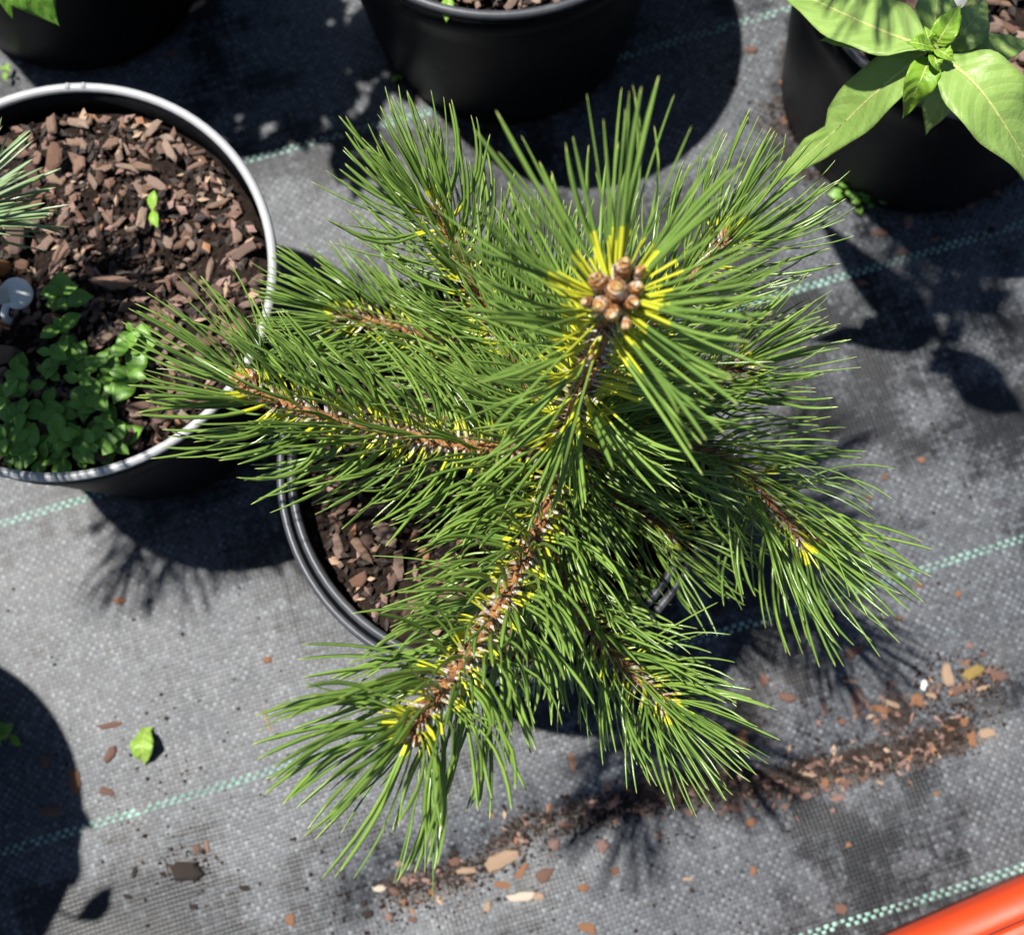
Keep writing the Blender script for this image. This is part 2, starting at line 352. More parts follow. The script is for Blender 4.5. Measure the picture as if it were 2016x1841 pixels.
# ---------------------------------------------------------------- lathe + pots
def lathe(prof, c, n=72, closed=False):
    V = []; F = []
    for r, z in prof:
        for i in range(n):
            a = 2 * math.pi * i / n; V.append((c.x + r * math.cos(a), c.y + r * math.sin(a), c.z + z))
    m_ = len(prof)
    for j in range(m_ - (0 if closed else 1)):
        j2 = (j + 1) % m_
        for i in range(n):
            i2 = (i + 1) % n; F.append((j * n + i, j * n + i2, j2 * n + i2, j2 * n + i))
    return V, F
def ring(c, R, z, ry, rz, n=96, k=10):
    prof = [(R + ry * math.cos(2 * math.pi * t / k), z + rz * math.sin(2 * math.pi * t / k)) for t in range(k)]
    return lathe(prof, c, n, True)
def pot(key, label, double=False, rim='rim'):
    c = POTC[key].copy(); c.z = -.001
    root = empty('plant_pot', c); tag(root, label, 'plant pot', 'black nursery pots on the mat')
    h = RIMZ; t = .0014; Rw = RIMR - .0028
    prof = [(.002, .006), (BASER - .012, .006), (BASER - .006, 0.0), (BASER, .001)]
    for k in range(1, 9):
        q = k / 8; prof.append((BASER + (Rw - BASER) * q, .001 + (h - .022 - .001) * q))
        if False: prof += [(prof[-1][0] + .0007, prof[-1][1] + .0006), (prof[-1][0] + .0008, prof[-1][1] + .0024), (prof[-1][0] + .0002, prof[-1][1] + .0031)]
    prof += [(Rw + .0012, h - .020), (Rw + .0014, h - .003), (Rw - t, h - .003), (Rw - t, h - .022)]
    for k in range(7, -1, -1):
        q = k / 8; prof.append((BASER + (Rw - BASER) * q - t, .004 + (h - .022 - .001) * q))
    prof.append((.002, .0075))
    V, F = lathe(prof, c); part('wall', V, F, M['pot'], root)
    if not double:
        V, F = ring(c, RIMR - .0020, h - .0016, .0023, .0023); part('rim', V, F, M[rim], root)
        for a in (1.52, 1.60):
            q = c + Vector((math.cos(a), math.sin(a), 0)) * (RIMR - .002)
            V, F = lathe([(.0001, h + .0014), (.0016, h + .0009), (.0022, h - .002)], Vector((q.x, q.y, c.z)), 10); part('rim_nub', V, F, M[rim], root)
    else:
        V, F = ring(c, RIMR - .0012, h - .0016, .0019, .0022); part('outer_rim', V, F, M['rim2'], root)
        V, F = ring(c, RIMR - .0066, h + .0002, .0021, .0026); part('inner_rim', V, F, M['rim2'], root)
        V, F = lathe([(RIMR - .0026, h - .004), (RIMR - .0085, h - .004), (RIMR - .0087, h - .02), (RIMR - .0105, h - .035)], c); part('inner_wall', V, F, M['pot'], root)
    return root
pot('left', 'black pot with pale sunlit rim, holding bark chips, left of the big pine')
pot('pine', 'black pot with double grey rim, directly under the big green pine', True)
pot('top', 'black pot cut by the top edge of the photo, middle of the row', rim='rim2')
pot('right', 'black pot under the broad-leaved plant at top right', rim='rim2')
pot('topleft', 'black pot in deep shade in the top left corner', rim='rim2')
pot('lowleft', 'black pot just beyond the lower left edge, only its shadow showing', rim='rim2')

pot('backright', 'black pot beyond the top edge behind the broad-leaved plant', rim='rim2')
# ---------------------------------------------------------------- soil and bark
def chip_mesh(name, seed, mat, flat=.38):
    """irregular splinter of bark: ragged elongated outline, bent, chamfered on top"""
    rr = random.Random(seed); n = rr.choice((8, 9, 10, 11)); V = []; F = []
    asp = rr.uniform(.34, .66); bend = rr.uniform(-.25, .35); sk = rr.uniform(-.35, .35); out = []
    for i in range(n):
        a = 2 * math.pi * (i + rr.uniform(-.28, .28)) / n; ca, sa = math.cos(a), math.sin(a); rad = rr.uniform(.58, 1.08)
        x = math.copysign(abs(ca) ** .7, ca) * rad * .5; y = math.copysign(abs(sa) ** .7, sa) * rad * .5 * asp; out.append((x + sk * y, y))
    for q, zz in ((.90, -.5), (1.0, .05), (.80, .5)):
        for (x, y) in out: V.append((x * q + rr.uniform(-.015, .015), y * q + rr.uniform(-.015, .015), flat * (zz * (.6 + .4 * rr.random())) + bend * (x * x - .1)))
    V.append((0, 0, flat * .58 - bend * .1)); V.append((0, 0, -flat * .5 - bend * .1))
    for j in range(2):
        for i in range(n): F.append((j * n + i, j * n + (i + 1) % n, (j + 1) * n + (i + 1) % n, (j + 1) * n + i))
    for i in range(n): F.append((2 * n + i, 2 * n + (i + 1) % n, 3 * n)); F.append(((i + 1) % n, i, 3 * n + 1))
    return mesh(name, V, F, mat, False)
CHIPS = [chip_mesh('bark_chip', 100 + i, M['bark'], R_.uniform(.10, .24)) for i in range(28)]
def soil_bed(root, c, r, z, mat, amp=.004, n=40, nr=16):
    V = [(c.x, c.y, z)]; F = []
    for j in range(1, nr + 1):
        for i in range(n):
            a = 2 * math.pi * i / n; q = r * j / nr; x = c.x + q * math.cos(a); y = c.y + q * math.sin(a)
            e = amp * noise.noise(Vector((x * 60, y * 60, z * 9))) + amp * .6 * noise.noise(Vector((x * 170, y * 170, 2)))
            V.append((x, y, z + e - (.004 if j == nr else 0)))
    for i in range(n): F.append((0, 1 + i, 1 + (i + 1) % n))
    for j in range(nr - 1):
        for i in range(n):
            a = 1 + j * n + i; b = 1 + j * n + (i + 1) % n; F.append((a, a + n, b + n, b))
    part('soil_bed', V, F, mat, root)
def crumbs(name, pts, mat, parent=None, loc=Vector((0, 0, 0)), flat=False):
    V = []; F = []
    for p, s in pts:
        b = len(V); o = [Vector((R_.uniform(.5, 1), 0, 0)), Vector((0, R_.uniform(.5, 1), 0)), Vector((-R_.uniform(.5, 1), 0, 0)), Vector((0, -R_.uniform(.5, 1), 0)), Vector((0, 0, R_.uniform(.4, .9))), Vector((0, 0, -.6))]
        q = Matrix.Rotation(R_.uniform(0, 6.3), 3, 'Z') @ Matrix.Rotation(R_.uniform(-.6, .6), 3, 'X')
        if flat: o = [Vector((v.x * 1.7, v.y * .85, v.z * .38)) for v in o]
        V += [p + (q @ v) * s - loc for v in o]
        F += [(b, b + 1, b + 4), (b + 1, b + 2, b + 4), (b + 2, b + 3, b + 4), (b + 3, b, b + 4), (b + 1, b, b + 5), (b + 2, b + 1, b + 5), (b + 3, b + 2, b + 5), (b, b + 3, b + 5)]
    o = link(name, mesh(name, V, F, mat, False), parent); o['kind'] = 'stuff'; return o
def mulch(key, label, nchips, smin, smax, inview, depth=.016, bias=None, ncrumb=900):
    c = POTC[key]; z = RIMZ - depth; root = empty('bark_mulch', (c.x, c.y, z)); tag(root, label, 'mulch')
    r = RIMR - .0062
    soil_bed(root, c, r, z, M['soil'])
    rr = random.Random(hash(key) % 1000 if False else len(key) * 17 + nchips); placed = []
    tries = 0
    while len(placed) < nchips and tries < nchips * 30:
        tries += 1
        q = r * .955 * math.sqrt(rr.random()); a = rr.uniform(0, 2 * math.pi); p = Vector((c.x + q * math.cos(a), c.y + q * math.sin(a), 0))
        if not inview(p): continue
        s = rr.uniform(smin, smax) * (1.5 if rr.random() < .12 else 1) * (.75 if rr.random() < .3 else 1)
        if (p - c).length + s * .45 > r: continue
        close = sum(1 for (pp, ss) in placed if (pp - p).length < (s + ss) * .30)
        if close > 2: continue
        placed.append((p, s))
        o = link('bark_chip', rr.choice(CHIPS), root, (p.x - c.x, p.y - c.y, s * .12 + close * s * .22 + rr.uniform(0, .002)),
                 (rr.gauss(0, .38), rr.gauss(0, .34), rr.uniform(0, 6.28)), (s * rr.uniform(1, 1.35), s * rr.uniform(.8, 1.3), s * rr.uniform(.9, 1.4)))
    pts = []
    for _ in range(ncrumb):
        q = r * .97 * math.sqrt(R_.random()); a = R_.uniform(0, 2 * math.pi); pts.append((Vector((c.x + q * math.cos(a), c.y + q * math.sin(a), z + R_.uniform(0, .003))), R_.uniform(.0008, .0026)))
    crumbs('soil_crumbs', pts, M['crumb'], root, root.location)
    for mt, nb in (('pink', nchips // 2), ('brown', nchips), ('tan', nchips // 3), ('orange', nchips // 4), ('dark', nchips * 2)):
        pts = []
        for _ in range(nb):
            q = r * .96 * math.sqrt(R_.random()); a = R_.uniform(0, 2 * math.pi); pts.append((Vector((c.x + q * math.cos(a), c.y + q * math.sin(a), z + R_.uniform(.0005, .004))), R_.uniform(.0011, .0034)))
        crumbs('bark_bits', pts, M[mt], root, root.location, True)
    return root
def to_px(p):
    d = p - CAMPOS; zz = d.dot(_fw); return (PXW / 2 + FPX * d.dot(_rt) / zz, PXH / 2 - FPX * d.dot(_up) / zz)
iv = lambda m_: (lambda p: (lambda q: -m_ < q[0] < PXW + m_ and -m_ < q[1] < PXH + m_)(to_px(Vector((p.x, p.y, RIMZ - .016)))))
mulch('left', 'reddish brown bark chips filling the pot with the pale rim', 300, .0052, .0125, iv(25), ncrumb=1500)
mulch('pine', 'brown bark mulch in the pot under the big pine', 200, .008, .015, iv(20), ncrumb=1200)
mulch('right', 'shaded dark bark mulch in the pot of the broad-leaved plant', 110, .009, .016, iv(20), .02)
mulch('top', 'bark mulch in the pot cut by the top edge', 60, .008, .014, iv(40), .012)
mulch('topleft', 'dark bark mulch in the shaded corner pot', 20, .008, .014, lambda p: True, .014)
mulch('backright', 'dark bark mulch in the pot beyond the top edge', 20, .008, .014, lambda p: True, .014)
mulch('lowleft', 'dark bark mulch in the pot beyond the lower left edge', 20, .008, .014, lambda p: True, .014)

# ---------------------------------------------------------------- pine
def catmull(pts, n):
    P = [pts[0] * 2 - pts[1]] + pts + [pts[-1] * 2 - pts[-2]]; out = []
    for i in range(1, len(P) - 2):
        for k in range(n):
            t = k / n; a, b, c, d = P[i - 1:i + 3]
            out.append(.5 * ((2 * b) + (c - a) * t + (2 * a - 5 * b + 4 * c - d) * t * t + (3 * b - a - 3 * c + d) * t ** 3))
    out.append(P[-2].copy()); return out
def frame(d):
    d = d.normalized(); a = Vector((0, 0, 1)) if abs(d.z) < .9 else Vector((1, 0, 0))
    s_ = d.cross(a).normalized(); return s_, s_.cross(d).normalized()
def tube(pts, rad, k=8, cap=True, rough=0.):
    V = []; F = []; n = len(pts)
    for i, p in enumerate(pts):
        d = (pts[min(i + 1, n - 1)] - pts[max(i - 1, 0)]); s_, u_ = frame(d); r = rad(i / (n - 1))
        for j in range(k):
            a = 2 * math.pi * j / k; rr = r * (1 + rough * noise.noise(p * 420 + Vector((j * 1.7, j, 0)))); V.append(p + s_ * (rr * math.cos(a)) + u_ * (rr * math.sin(a)))
    for i in range(n - 1):
        for j in range(k): F.append((i * k + j, i * k + (j + 1) % k, (i + 1) * k + (j + 1) % k, (i + 1) * k + j))
    if cap: F.append(tuple(range((n - 1) * k, n * k))); F.append(tuple(reversed(range(k))))
    return V, F
WPROF = [(0, .72), (.08, .86), (.2, .97), (.36, 1), (.52, 1), (.68, .97), (.82, .86), (.92, .62), (.975, .34), (1, .06)]
def fascicle(rr, p, d0, L, w, pull, amount, yl=.15, sheath=True):
    """two half-round needles from one sheath; returns V, F, data"""
    V = []; F = []; D = []
    d0 = d0.normalized(); s_, u_ = frame(d0); a = rr.uniform(0, math.pi)
    side = s_ * math.cos(a) + u_ * math.sin(a)
    rnd = rr.random() * .985; yl *= rr.uniform(.7, 1.3); sh = .0055 * rr.uniform(.7, 1.2)
    twist = rr.uniform(-.9, .9); w *= .93
    wig = Vector((rr.gauss(0, 1), rr.gauss(0, 1), rr.gauss(0, 1))) * .34
    for sg in (-1, 1):
        pos = p + d0 * (sh * .5) + side * (sg * w * .30)
        d = (d0 + side * (sg * rr.uniform(.02, .075))).normalized(); LL = L * rr.uniform(.94, 1.04)
        am = amount * rr.uniform(.7, 1.3); prev = 0; b0 = len(V); rn = min(.985, max(0, rnd + rr.uniform(-.12, .12)))
        hook = rr.uniform(.3, 1.3) if rr.random() < .16 else 0
        for (t, wf) in WPROF:
            step = t - prev; prev = t
            if step: 
                g = pull + wig * (1 if t < .5 else -.6)
                d = (d + (g - d * g.dot(d)) * (am * step) + side * (sg * .10 * step)).normalized()
                if hook and t > .6: d = (d + side * (hook * step)).normalized()
                pos = pos + d * (LL * step)
            nn = side - d * side.dot(d); nn.normalize(); nn = Matrix.Rotation(twist * t, 3, d) @ nn
            wd = d.cross(nn).normalized() * (w * .5 * wf); th = nn * (w * .30 * wf * sg)
            V += [pos - wd, pos + th, pos + wd, pos - th * .45]
            D += [(t, rn, 0., yl), (t, rn, .5, yl), (t, rn, 1., yl), (t, rn, .5, yl)]
        m_ = len(WPROF)
        for i in range(m_ - 1):
            for j in range(4): F.append((b0 + i * 4 + j, b0 + i * 4 + (j + 1) % 4, b0 + (i + 1) * 4 + (j + 1) % 4, b0 + (i + 1) * 4 + j))
    if sheath:
        b0 = len(V); n6 = 6
        for (q, r) in ((0, .95), (.4, .98), (.8, .82), (1.05, .6)):
            c = p + d0 * (sh * q)
            for j in range(n6):
                aa = 2 * math.pi * j / n6; V.append(c + side * (math.cos(aa) * r * w * .54) + d0.cross(side) * (math.sin(aa) * r * w * .54)); D.append((-1, rnd, .5))
        for i in range(3):
            for j in range(n6): F.append((b0 + i * n6 + j, b0 + i * n6 + (j + 1) % n6, b0 + (i + 1) * n6 + (j + 1) % n6, b0 + (i + 1) * n6 + j))
    return V, F, D
def bract(rr, p, d0, ax, V, F):
    b = len(V); s_ = d0.cross(ax).normalized() * .0011; q = (ax * .75 + d0 * .7).normalized() * rr.uniform(.0025, .0058)
    V += [p - s_, p + s_, p + q + d0 * .0006, p + d0 * .0009]; F += [(b, b + 1, b + 2), (b + 1, b + 3, b + 2), (b + 3, b, b + 2)]
def bud_mesh(p, ax, L, r):
    ax = ax.normalized(); s_, u_ = frame(ax); V = []; F = []; D = []; k = 12; prof = [(0, .55), (.12, .82), (.3, 1), (.5, .98), (.66, .84), (.82, .56), (.94, .26), (1, .03)]
    for q, f in prof:
        for j in range(k):
            a = 2 * math.pi * j / k; sc = 1 + .06 * math.sin(3 * a + q * 14); V.append(p + ax * (L * q) + (s_ * math.cos(a) + u_ * math.sin(a)) * (r * f * sc)); D.append((q, 0, 0))
    for i in range(len(prof) - 1):
        for j in range(k): F.append((i * k + j, i * k + (j + 1) % k, (i + 1) * k + (j + 1) % k, (i + 1) * k + j))
    F.append(tuple(range((len(prof) - 1) * k, len(prof) * k)))
    return V, F, D
UP = Vector((0, 0, 1))
def grow(rr, pts, dens, L0, L1, w, start=.06, ang0=76, ang1=50, up=.10, amount=1.7, yl=.15, tipn=12, tipang=(16, 50), rad=.0023, droop=0., cull=False, lv=.16, clear=False):
    """fascicles along a shoot; returns list of (V,F,D,base)"""
    n = len(pts); ln = [0]
    for a, b in zip(pts, pts[1:]): ln.append(ln[-1] + (b - a).length)
    tot = ln[-1]; N = int(tot * dens); res = []; br = ([], [])
    ga = rr.uniform(0, 6.28)
    for i in range(N + tipn):
        f = start + (1 - start) * ((i + rr.uniform(-.4, .4)) / N) if i < N else rr.uniform(.965, 1.0)
        f = min(1, max(start, f)); s_ = f * tot; k = 0
        while k < n - 2 and ln[k + 1] < s_: k += 1
        t = (s_ - ln[k]) / max(1e-6, ln[k + 1] - ln[k]); p = pts[k].lerp(pts[k + 1], t)
        ax = (pts[min(k + 2, n - 1)] - pts[max(k - 1, 0)]).normalized(); sd, ud = frame(ax)
        ga += 2.39996 + rr.uniform(-.25, .25)
        rdv = sd * math.cos(ga) + ud * math.sin(ga)
        an = math.radians(ang0 + (ang1 - ang0) * f ** 2.2 + rr.gauss(0, 7))
        if i >= N: an = math.radians(rr.uniform(*tipang))
        d = ax * math.cos(an) + rdv * math.sin(an)
        if cull and f > .58 and d.angle((CAMPOS - p)) < math.radians(46 if f > .86 else 56) and rr.random() < (.92 if f > .86 else .75): continue
        if clear and f > .92 and d.angle((CAMPOS - p)) < math.radians(52): continue
        L = (L0 + (L1 - L0) * f) * rr.uniform(1 - lv, 1.1)
        pull = ax * .52 + UP * up - UP * (droop * rr.random())
        V, F, D = fascicle(rr, p + rdv * rad * .75, d, L, w * rr.uniform(.85, 1.12), pull, amount, yl)
        res.append((V, F, D, p)); 
        bract(rr, p + rdv * rad * .85, rdv, ax, *br)
        r2 = Matrix.Rotation(rr.uniform(.6, 1.5), 3, ax) @ rdv; bract(rr, p + r2 * rad * .85 + ax * rr.uniform(-.001, .001), r2, ax, *br)
    return res, br

def P3(l): return [px(*q) for q in l]
def build_pine():
    rr = random.Random(21)
    base = Vector((POTC['pine'].x + .012, POTC['pine'].y + .002, RIMZ - .018))
    root = empty('pine_sapling', base); tag(root, 'bushy green pine sapling with spreading needle branches in the centre pot', 'pine tree')
    whorl = px(1098, 890, .198)
    lead = [base - UP * .004, base.lerp(whorl, .5) + Vector((.003, 0, 0)), whorl] + P3([(1122, 825, .232), (1150, 752, .268), (1186, 655, .312), (1212, 578, .346)])
    shoots = [
        ('stem', lead, dict(dens=660, L0=.042, L1=.061, w=.0020, start=.42, ang0=86, ang1=64, up=.05, amount=.75, yl=.27, lv=.30, tipn=22, tipang=(46, 74), cull=True, rad=.0029), .0037, .0026),
        ('branch', [whorl] + P3([(980, 884, .203), (860, 868, .210), (740, 845, .219), (620, 815, .229), (540, 787, .236), (487, 760, .243)]), dict(clear=True, dens=1204, L0=.048, L1=.047, w=0.00175), .0027, .0019),
        ('branch', [whorl - UP * .004] + P3([(1070, 1010, .208), (1022, 1120, .222), (966, 1222, .238), (905, 1312, .253), (850, 1387, .266), (806, 1436, .273)]), dict(dens=1106, ang0=80, ang1=58, tipang=(15, 70), L0=.045, L1=.052, w=0.00184), .0027, .0019),
        ('branch', [whorl - UP * .006] + P3([(1290, 868, .186), (1400, 888, .182), (1482, 945, .178), (1535, 1012, .176), (1585, 1068, .174)]), dict(dens=1130, L0=.046, L1=.052, w=0.00166, droop=.25), .0025, .0018),
        ('branch', [whorl + UP * .002] + P3([(1012, 705, .200), (962, 622, .206), (922, 542, .213), (886, 470, .221), (852, 408, .229)]), dict(dens=1204, L0=.045, L1=.047, w=0.00166), .0025, .0018),
        ('branch', [whorl - UP * .014] + P3([(960, 748, .168), (885, 685, .166), (790, 648, .168), (710, 628, .170), (660, 622, .172)]), dict(dens=1098, L0=.042, L1=.040, w=0.00156), .0024, .0017),
        ('branch', [whorl + UP * .003] + P3([(1200, 745, .205), (1290, 620, .216), (1370, 535, .228), (1440, 462, .238)]), dict(dens=878, L0=.046, L1=.047, w=0.00156), .0024, .0017),
        ('branch', [whorl - UP * .002] + P3([(1250, 800, .193), (1380, 745, .200), (1460, 715, .206)]), dict(dens=1043, L0=.045, L1=.042, w=0.00151), .0023, .0016),
        ('branch', [whorl - UP * .018] + P3([(1100, 1060, .168), (1130, 1180, .164), (1185, 1265, .166), (1260, 1340, .170), (1318, 1390, .173)]), dict(dens=1168, L0=.042, L1=.043, w=0.00147, droop=.2), .0023, .0016),
        ('branch', [whorl - UP * .022] + P3([(1200, 975, .162), (1270, 1020, .157), (1325, 1050, .153)]), dict(dens=988, L0=.042, L1=.042, w=0.00138, droop=.6), .0026, .0018),
        ('branch', [whorl - UP * .006] + P3([(1060, 760, .190), (1075, 640, .190), (1085, 560, .192)]), dict(dens=768, L0=.042, L1=.040, w=0.00147), .0026, .0018),
    ]
    allf = []
    for si, (nm, ctrl, kw, r0, r1) in enumerate(shoots):
        pts = catmull(ctrl, 7)
        fs, br = grow(rr, pts, **kw)
        V, F = tube(pts, lambda t: r0 + (r1 - r0) * t, 9, True, .25)
        b = len(V); V += br[0]; F += [tuple(i + b for i in f) for f in br[1]]
        o = part(nm, V, F, M['stem'], root)
        # buds
        ax = (pts[-1] - pts[-3]).normalized(); sd, ud = frame(ax)
        if nm == 'stem':
            tv = (CAMPOS - pts[-1]).normalized()
            ax = (ax + tv * 1.2).normalized(); sd, ud = frame(ax)
            spots = [(0, 0, .0145, .0034)] + [(1.08, a, .0115, .0028) for a in (0.3, 1.3, 2.2, 3.2, 4.1, 5.2)] + [(1.8, 2.7, .0085, .0022), (1.7, 0.9, .0085, .0021), (1.7, 4.6, .008, .0021)]
            for q, a, Lb, rb in spots:
                a += rr.uniform(-.22, .22); q *= rr.uniform(.88, 1.1); Lb *= rr.uniform(.85, 1.12); rb *= rr.uniform(.85, 1.14); off = (sd * math.cos(a) + ud * math.sin(a)) * (.0056 * q); bx = (ax + off * 55).normalized()
                V, F, D = bud_mesh(pts[-1] + off * .8 - ax * .001, bx, Lb, rb); subpart('bud', V, F, M['bud'], root, o, True, D)
        elif si in (1, 2, 3, 8):
            V, F, D = bud_mesh(pts[-1] - ax * .001, (ax + UP * .25).normalized(), .0105 if si == 1 else .0085, .0036 if si == 1 else .0027); subpart('bud', V, F, M['bud'], root, o, True, D)
            a = rr.uniform(0, 6.28); off = (sd * math.cos(a) + ud * math.sin(a)) * .0036
            V, F, D = bud_mesh(pts[-1] + off - ax * .002, (ax + off * 70).normalized(), .0065, .0021); subpart('bud', V, F, M['bud'], root, o, True, D)
        for f in fs: allf.append((f, o, si))
    # the pairs of needles that show largest are parts, the others one mass
    def score(e):
        V = e[0][0]; tip = V[36]; mid = V[16]
        a = to_px(e[0][3]); b = to_px(tip); return math.hypot(a[0] - b[0], a[1] - b[1]) * (1 + 3.0 * (mid.z - .15))
    order = sorted(range(len(allf)), key=lambda i: -score(allf[i])); single = set(order[:300])
    MV = []; MF = []; MD = []
    for i, (f, o, si) in enumerate(allf):
        V, F, D, _ = f
        if i in single: subpart('needle_pair', V, F, M['needle'], root, o, True, D)
        else:
            b = len(MV); MV += V; MF += [tuple(k + b for k in q) for q in F]; MD += D
    o = part('needle_mass', MV, MF, M['needle'], root, True, MD); o['kind'] = 'stuff'
    print('fascicles', len(allf), 'base', base, 'whorl', whorl, 'apex', lead[-1])
    return root
build_pine()

# blue-needled pine in the left pot (only its right side reaches into the photo)
def build_blue():
    rr = random.Random(8)
    base = POTC['left'] + Vector((-.035, .012, RIMZ - .018))
    root = empty('pine_sapling', base); tag(root, 'blue-green pine with yellow brown needle tips reaching in at left edge', 'pine tree')
    top = px(-330, 480, .262); c0 = base.lerp(top, .45)
    kw = dict(dens=330, L0=.046, L1=.048, w=.0018)
    shoots = [('stem', [base - UP * .004, c0, top], dict(dens=620, L0=.046, L1=.05, w=.0020, start=.5, ang0=80, ang1=50, up=.0, amount=.35, tipn=24), .004, .0028)]
    shoots.append(('branch', [c0, px(-190, 470, .195), px(-95, 432, .205)], dict(dens=420, L0=.045, L1=.046, w=.0022, start=.55, ang0=60, ang1=40, up=-.1, amount=.4, tipn=22, tipang=(10, 62)), .003, .002))
    for q in ((-215, 600, .243), (-430, 690, .252), (-540, 560, .258), (-200, 640, .225), (-480, 740, .235), (-260, 540, .27), (-420, 580, .27)):
        b_ = px(*q); shoots.append(('branch', [c0, (c0 + b_) / 2 + UP * .004, b_], kw, .003, .002))
    fl = []
    for nm, ctrl, kw, r0, r1 in shoots:
        pts = catmull(ctrl, 8); fs, br = grow(rr, pts, **kw); V, F = tube(pts, lambda t: r0 + (r1 - r0) * t, 8, True, .25)
        o = part(nm, V, F, M['stem'], root); ax = (pts[-1] - pts[-3]).normalized()
        V, F, D = bud_mesh(pts[-1] - ax * .001, ax, .009, .003); subpart('bud', V, F, M['bud'], root, o, True, D)
        fl += [(f, o) for f in fs]
    MV = []; MF = []; MD = []
    for (V, F, D, _), o in fl:
        q = to_px(V[36])
        if q[0] > -70 and 505 < q[1] < 760: continue
        if q[0] > -5 and 0 < q[1] < 620: subpart('needle_pair', V, F, M['blue'], root, o, True, D)
        else:
            b = len(MV); MV += V; MF += [tuple(k + b for k in g) for g in F]; MD += D
    o = part('needle_mass', MV, MF, M['blue'], root, True, MD); o['kind'] = 'stuff'
build_blue()

# pine beyond the top edge; its needles shade the broad leaves
def build_back():
    rr = random.Random(14); base = POTC['backright'] + UP * (RIMZ - .018)
    root = empty('pine_sapling', base); tag(root, 'pine beyond the top edge, seen only by needle shadows on broad leaves', 'pine tree')
    tips = [px(1690, -850, .40), px(1930, -760, .40)]
    cen = sum(tips, Vector()) / 2; c0 = base.lerp(Vector((cen.x, cen.y + .05, .33)), 1)
    V = []; MV = []; MF = []; MD = []
    for nm, ctrl in [('stem', [base - UP * .004, base.lerp(c0, .5), c0])] + [('branch', [base.lerp(c0, .8), base.lerp(c0, .8).lerp(t_, .5) + UP * .006, t_]) for t_ in tips]:
        pts = catmull(ctrl, 8); fs, br = grow(rr, pts, dens=420, L0=.040, L1=.040, w=.0018, start=.55); V, F = tube(pts, lambda t: .0034 - .001 * t, 8, True, .2); part(nm, V, F, M['stem'], root)
        for f in fs: b = len(MV); MV += f[0]; MF += [tuple(k + b for k in q) for q in f[1]]; MD += f[2]
    o = part('needle_mass', MV, MF, M['needle'], root, True, MD); o['kind'] = 'stuff'
build_back()
# ---------------------------------------------------------------- leaves
def leaf_mesh(path, W, up, fold=.18, wave=.0, seed=0, nu=18, nv_=8, thick=.0004, notch=None, wp=.42, base_w=.10, roll=0.):
    """leaf blade along a curve (list of points), with thickness"""
    rr = random.Random(seed); pts = catmull(path, 8); n = len(pts); V = []; F = []; D = []; top = []
    for i in range(nu + 1):
        t = i / nu; f = t * (n - 1); k = min(int(f), n - 2); p = pts[k].lerp(pts[k + 1], f - k)
        d = (pts[min(k + 2, n - 1)] - pts[max(k - 1, 0)]).normalized(); s_ = d.cross(up).normalized(); u_ = s_.cross(d).normalized()
        s_ = Matrix.Rotation(roll, 3, d) @ s_; u_ = s_.cross(d).normalized()
        e = (t / wp) if t < wp else (1 - t) / (1 - wp)
        wd = W * .5 * (math.sin(e * math.pi / 2) ** (.85 if t < wp else 1.22)); wd = max(wd, W * base_w * .5 * (1 - t))
        for j in range(nv_ + 1):
            v = j / nv_ * 2 - 1; ww = wd
            if notch and notch[0] < t < notch[1] and v * notch[2] > .35: ww = wd * (1 - notch[3] * math.sin(math.pi * (t - notch[0]) / (notch[1] - notch[0])))
            ripple = wave * math.sin(t * 21 + seed + (2 if v > 0 else 0)) * abs(v) ** 2
            top.append((p + s_ * (ww * v) + u_ * (abs(v) * wd * fold + ripple) , u_, (t, (v + 1) / 2, rr.random())))
    m_ = len(top); q = nv_ + 1
    V = [p + u_ * (thick * .5) for p, u_, _ in top] + [p - u_ * (thick * .5) for p, u_, _ in top]; D = [d for *_, d in top] * 2
    for i in range(nu):
        for j in range(nv_):
            a = i * q + j; F.append((a, a + 1, a + q + 1, a + q)); b = a + m_; F.append((b, b + q, b + q + 1, b + 1))
    for i in range(nu):
        a = i * q; F.append((a, a + q, a + q + m_, a + m_)); a += nv_; F.append((a, a + m_, a + q + m_, a + q))
    for j in range(nv_):
        a = nu * q + j; F.append((a, a + 1, a + 1 + m_, a + m_))
    return V, F, D, pts
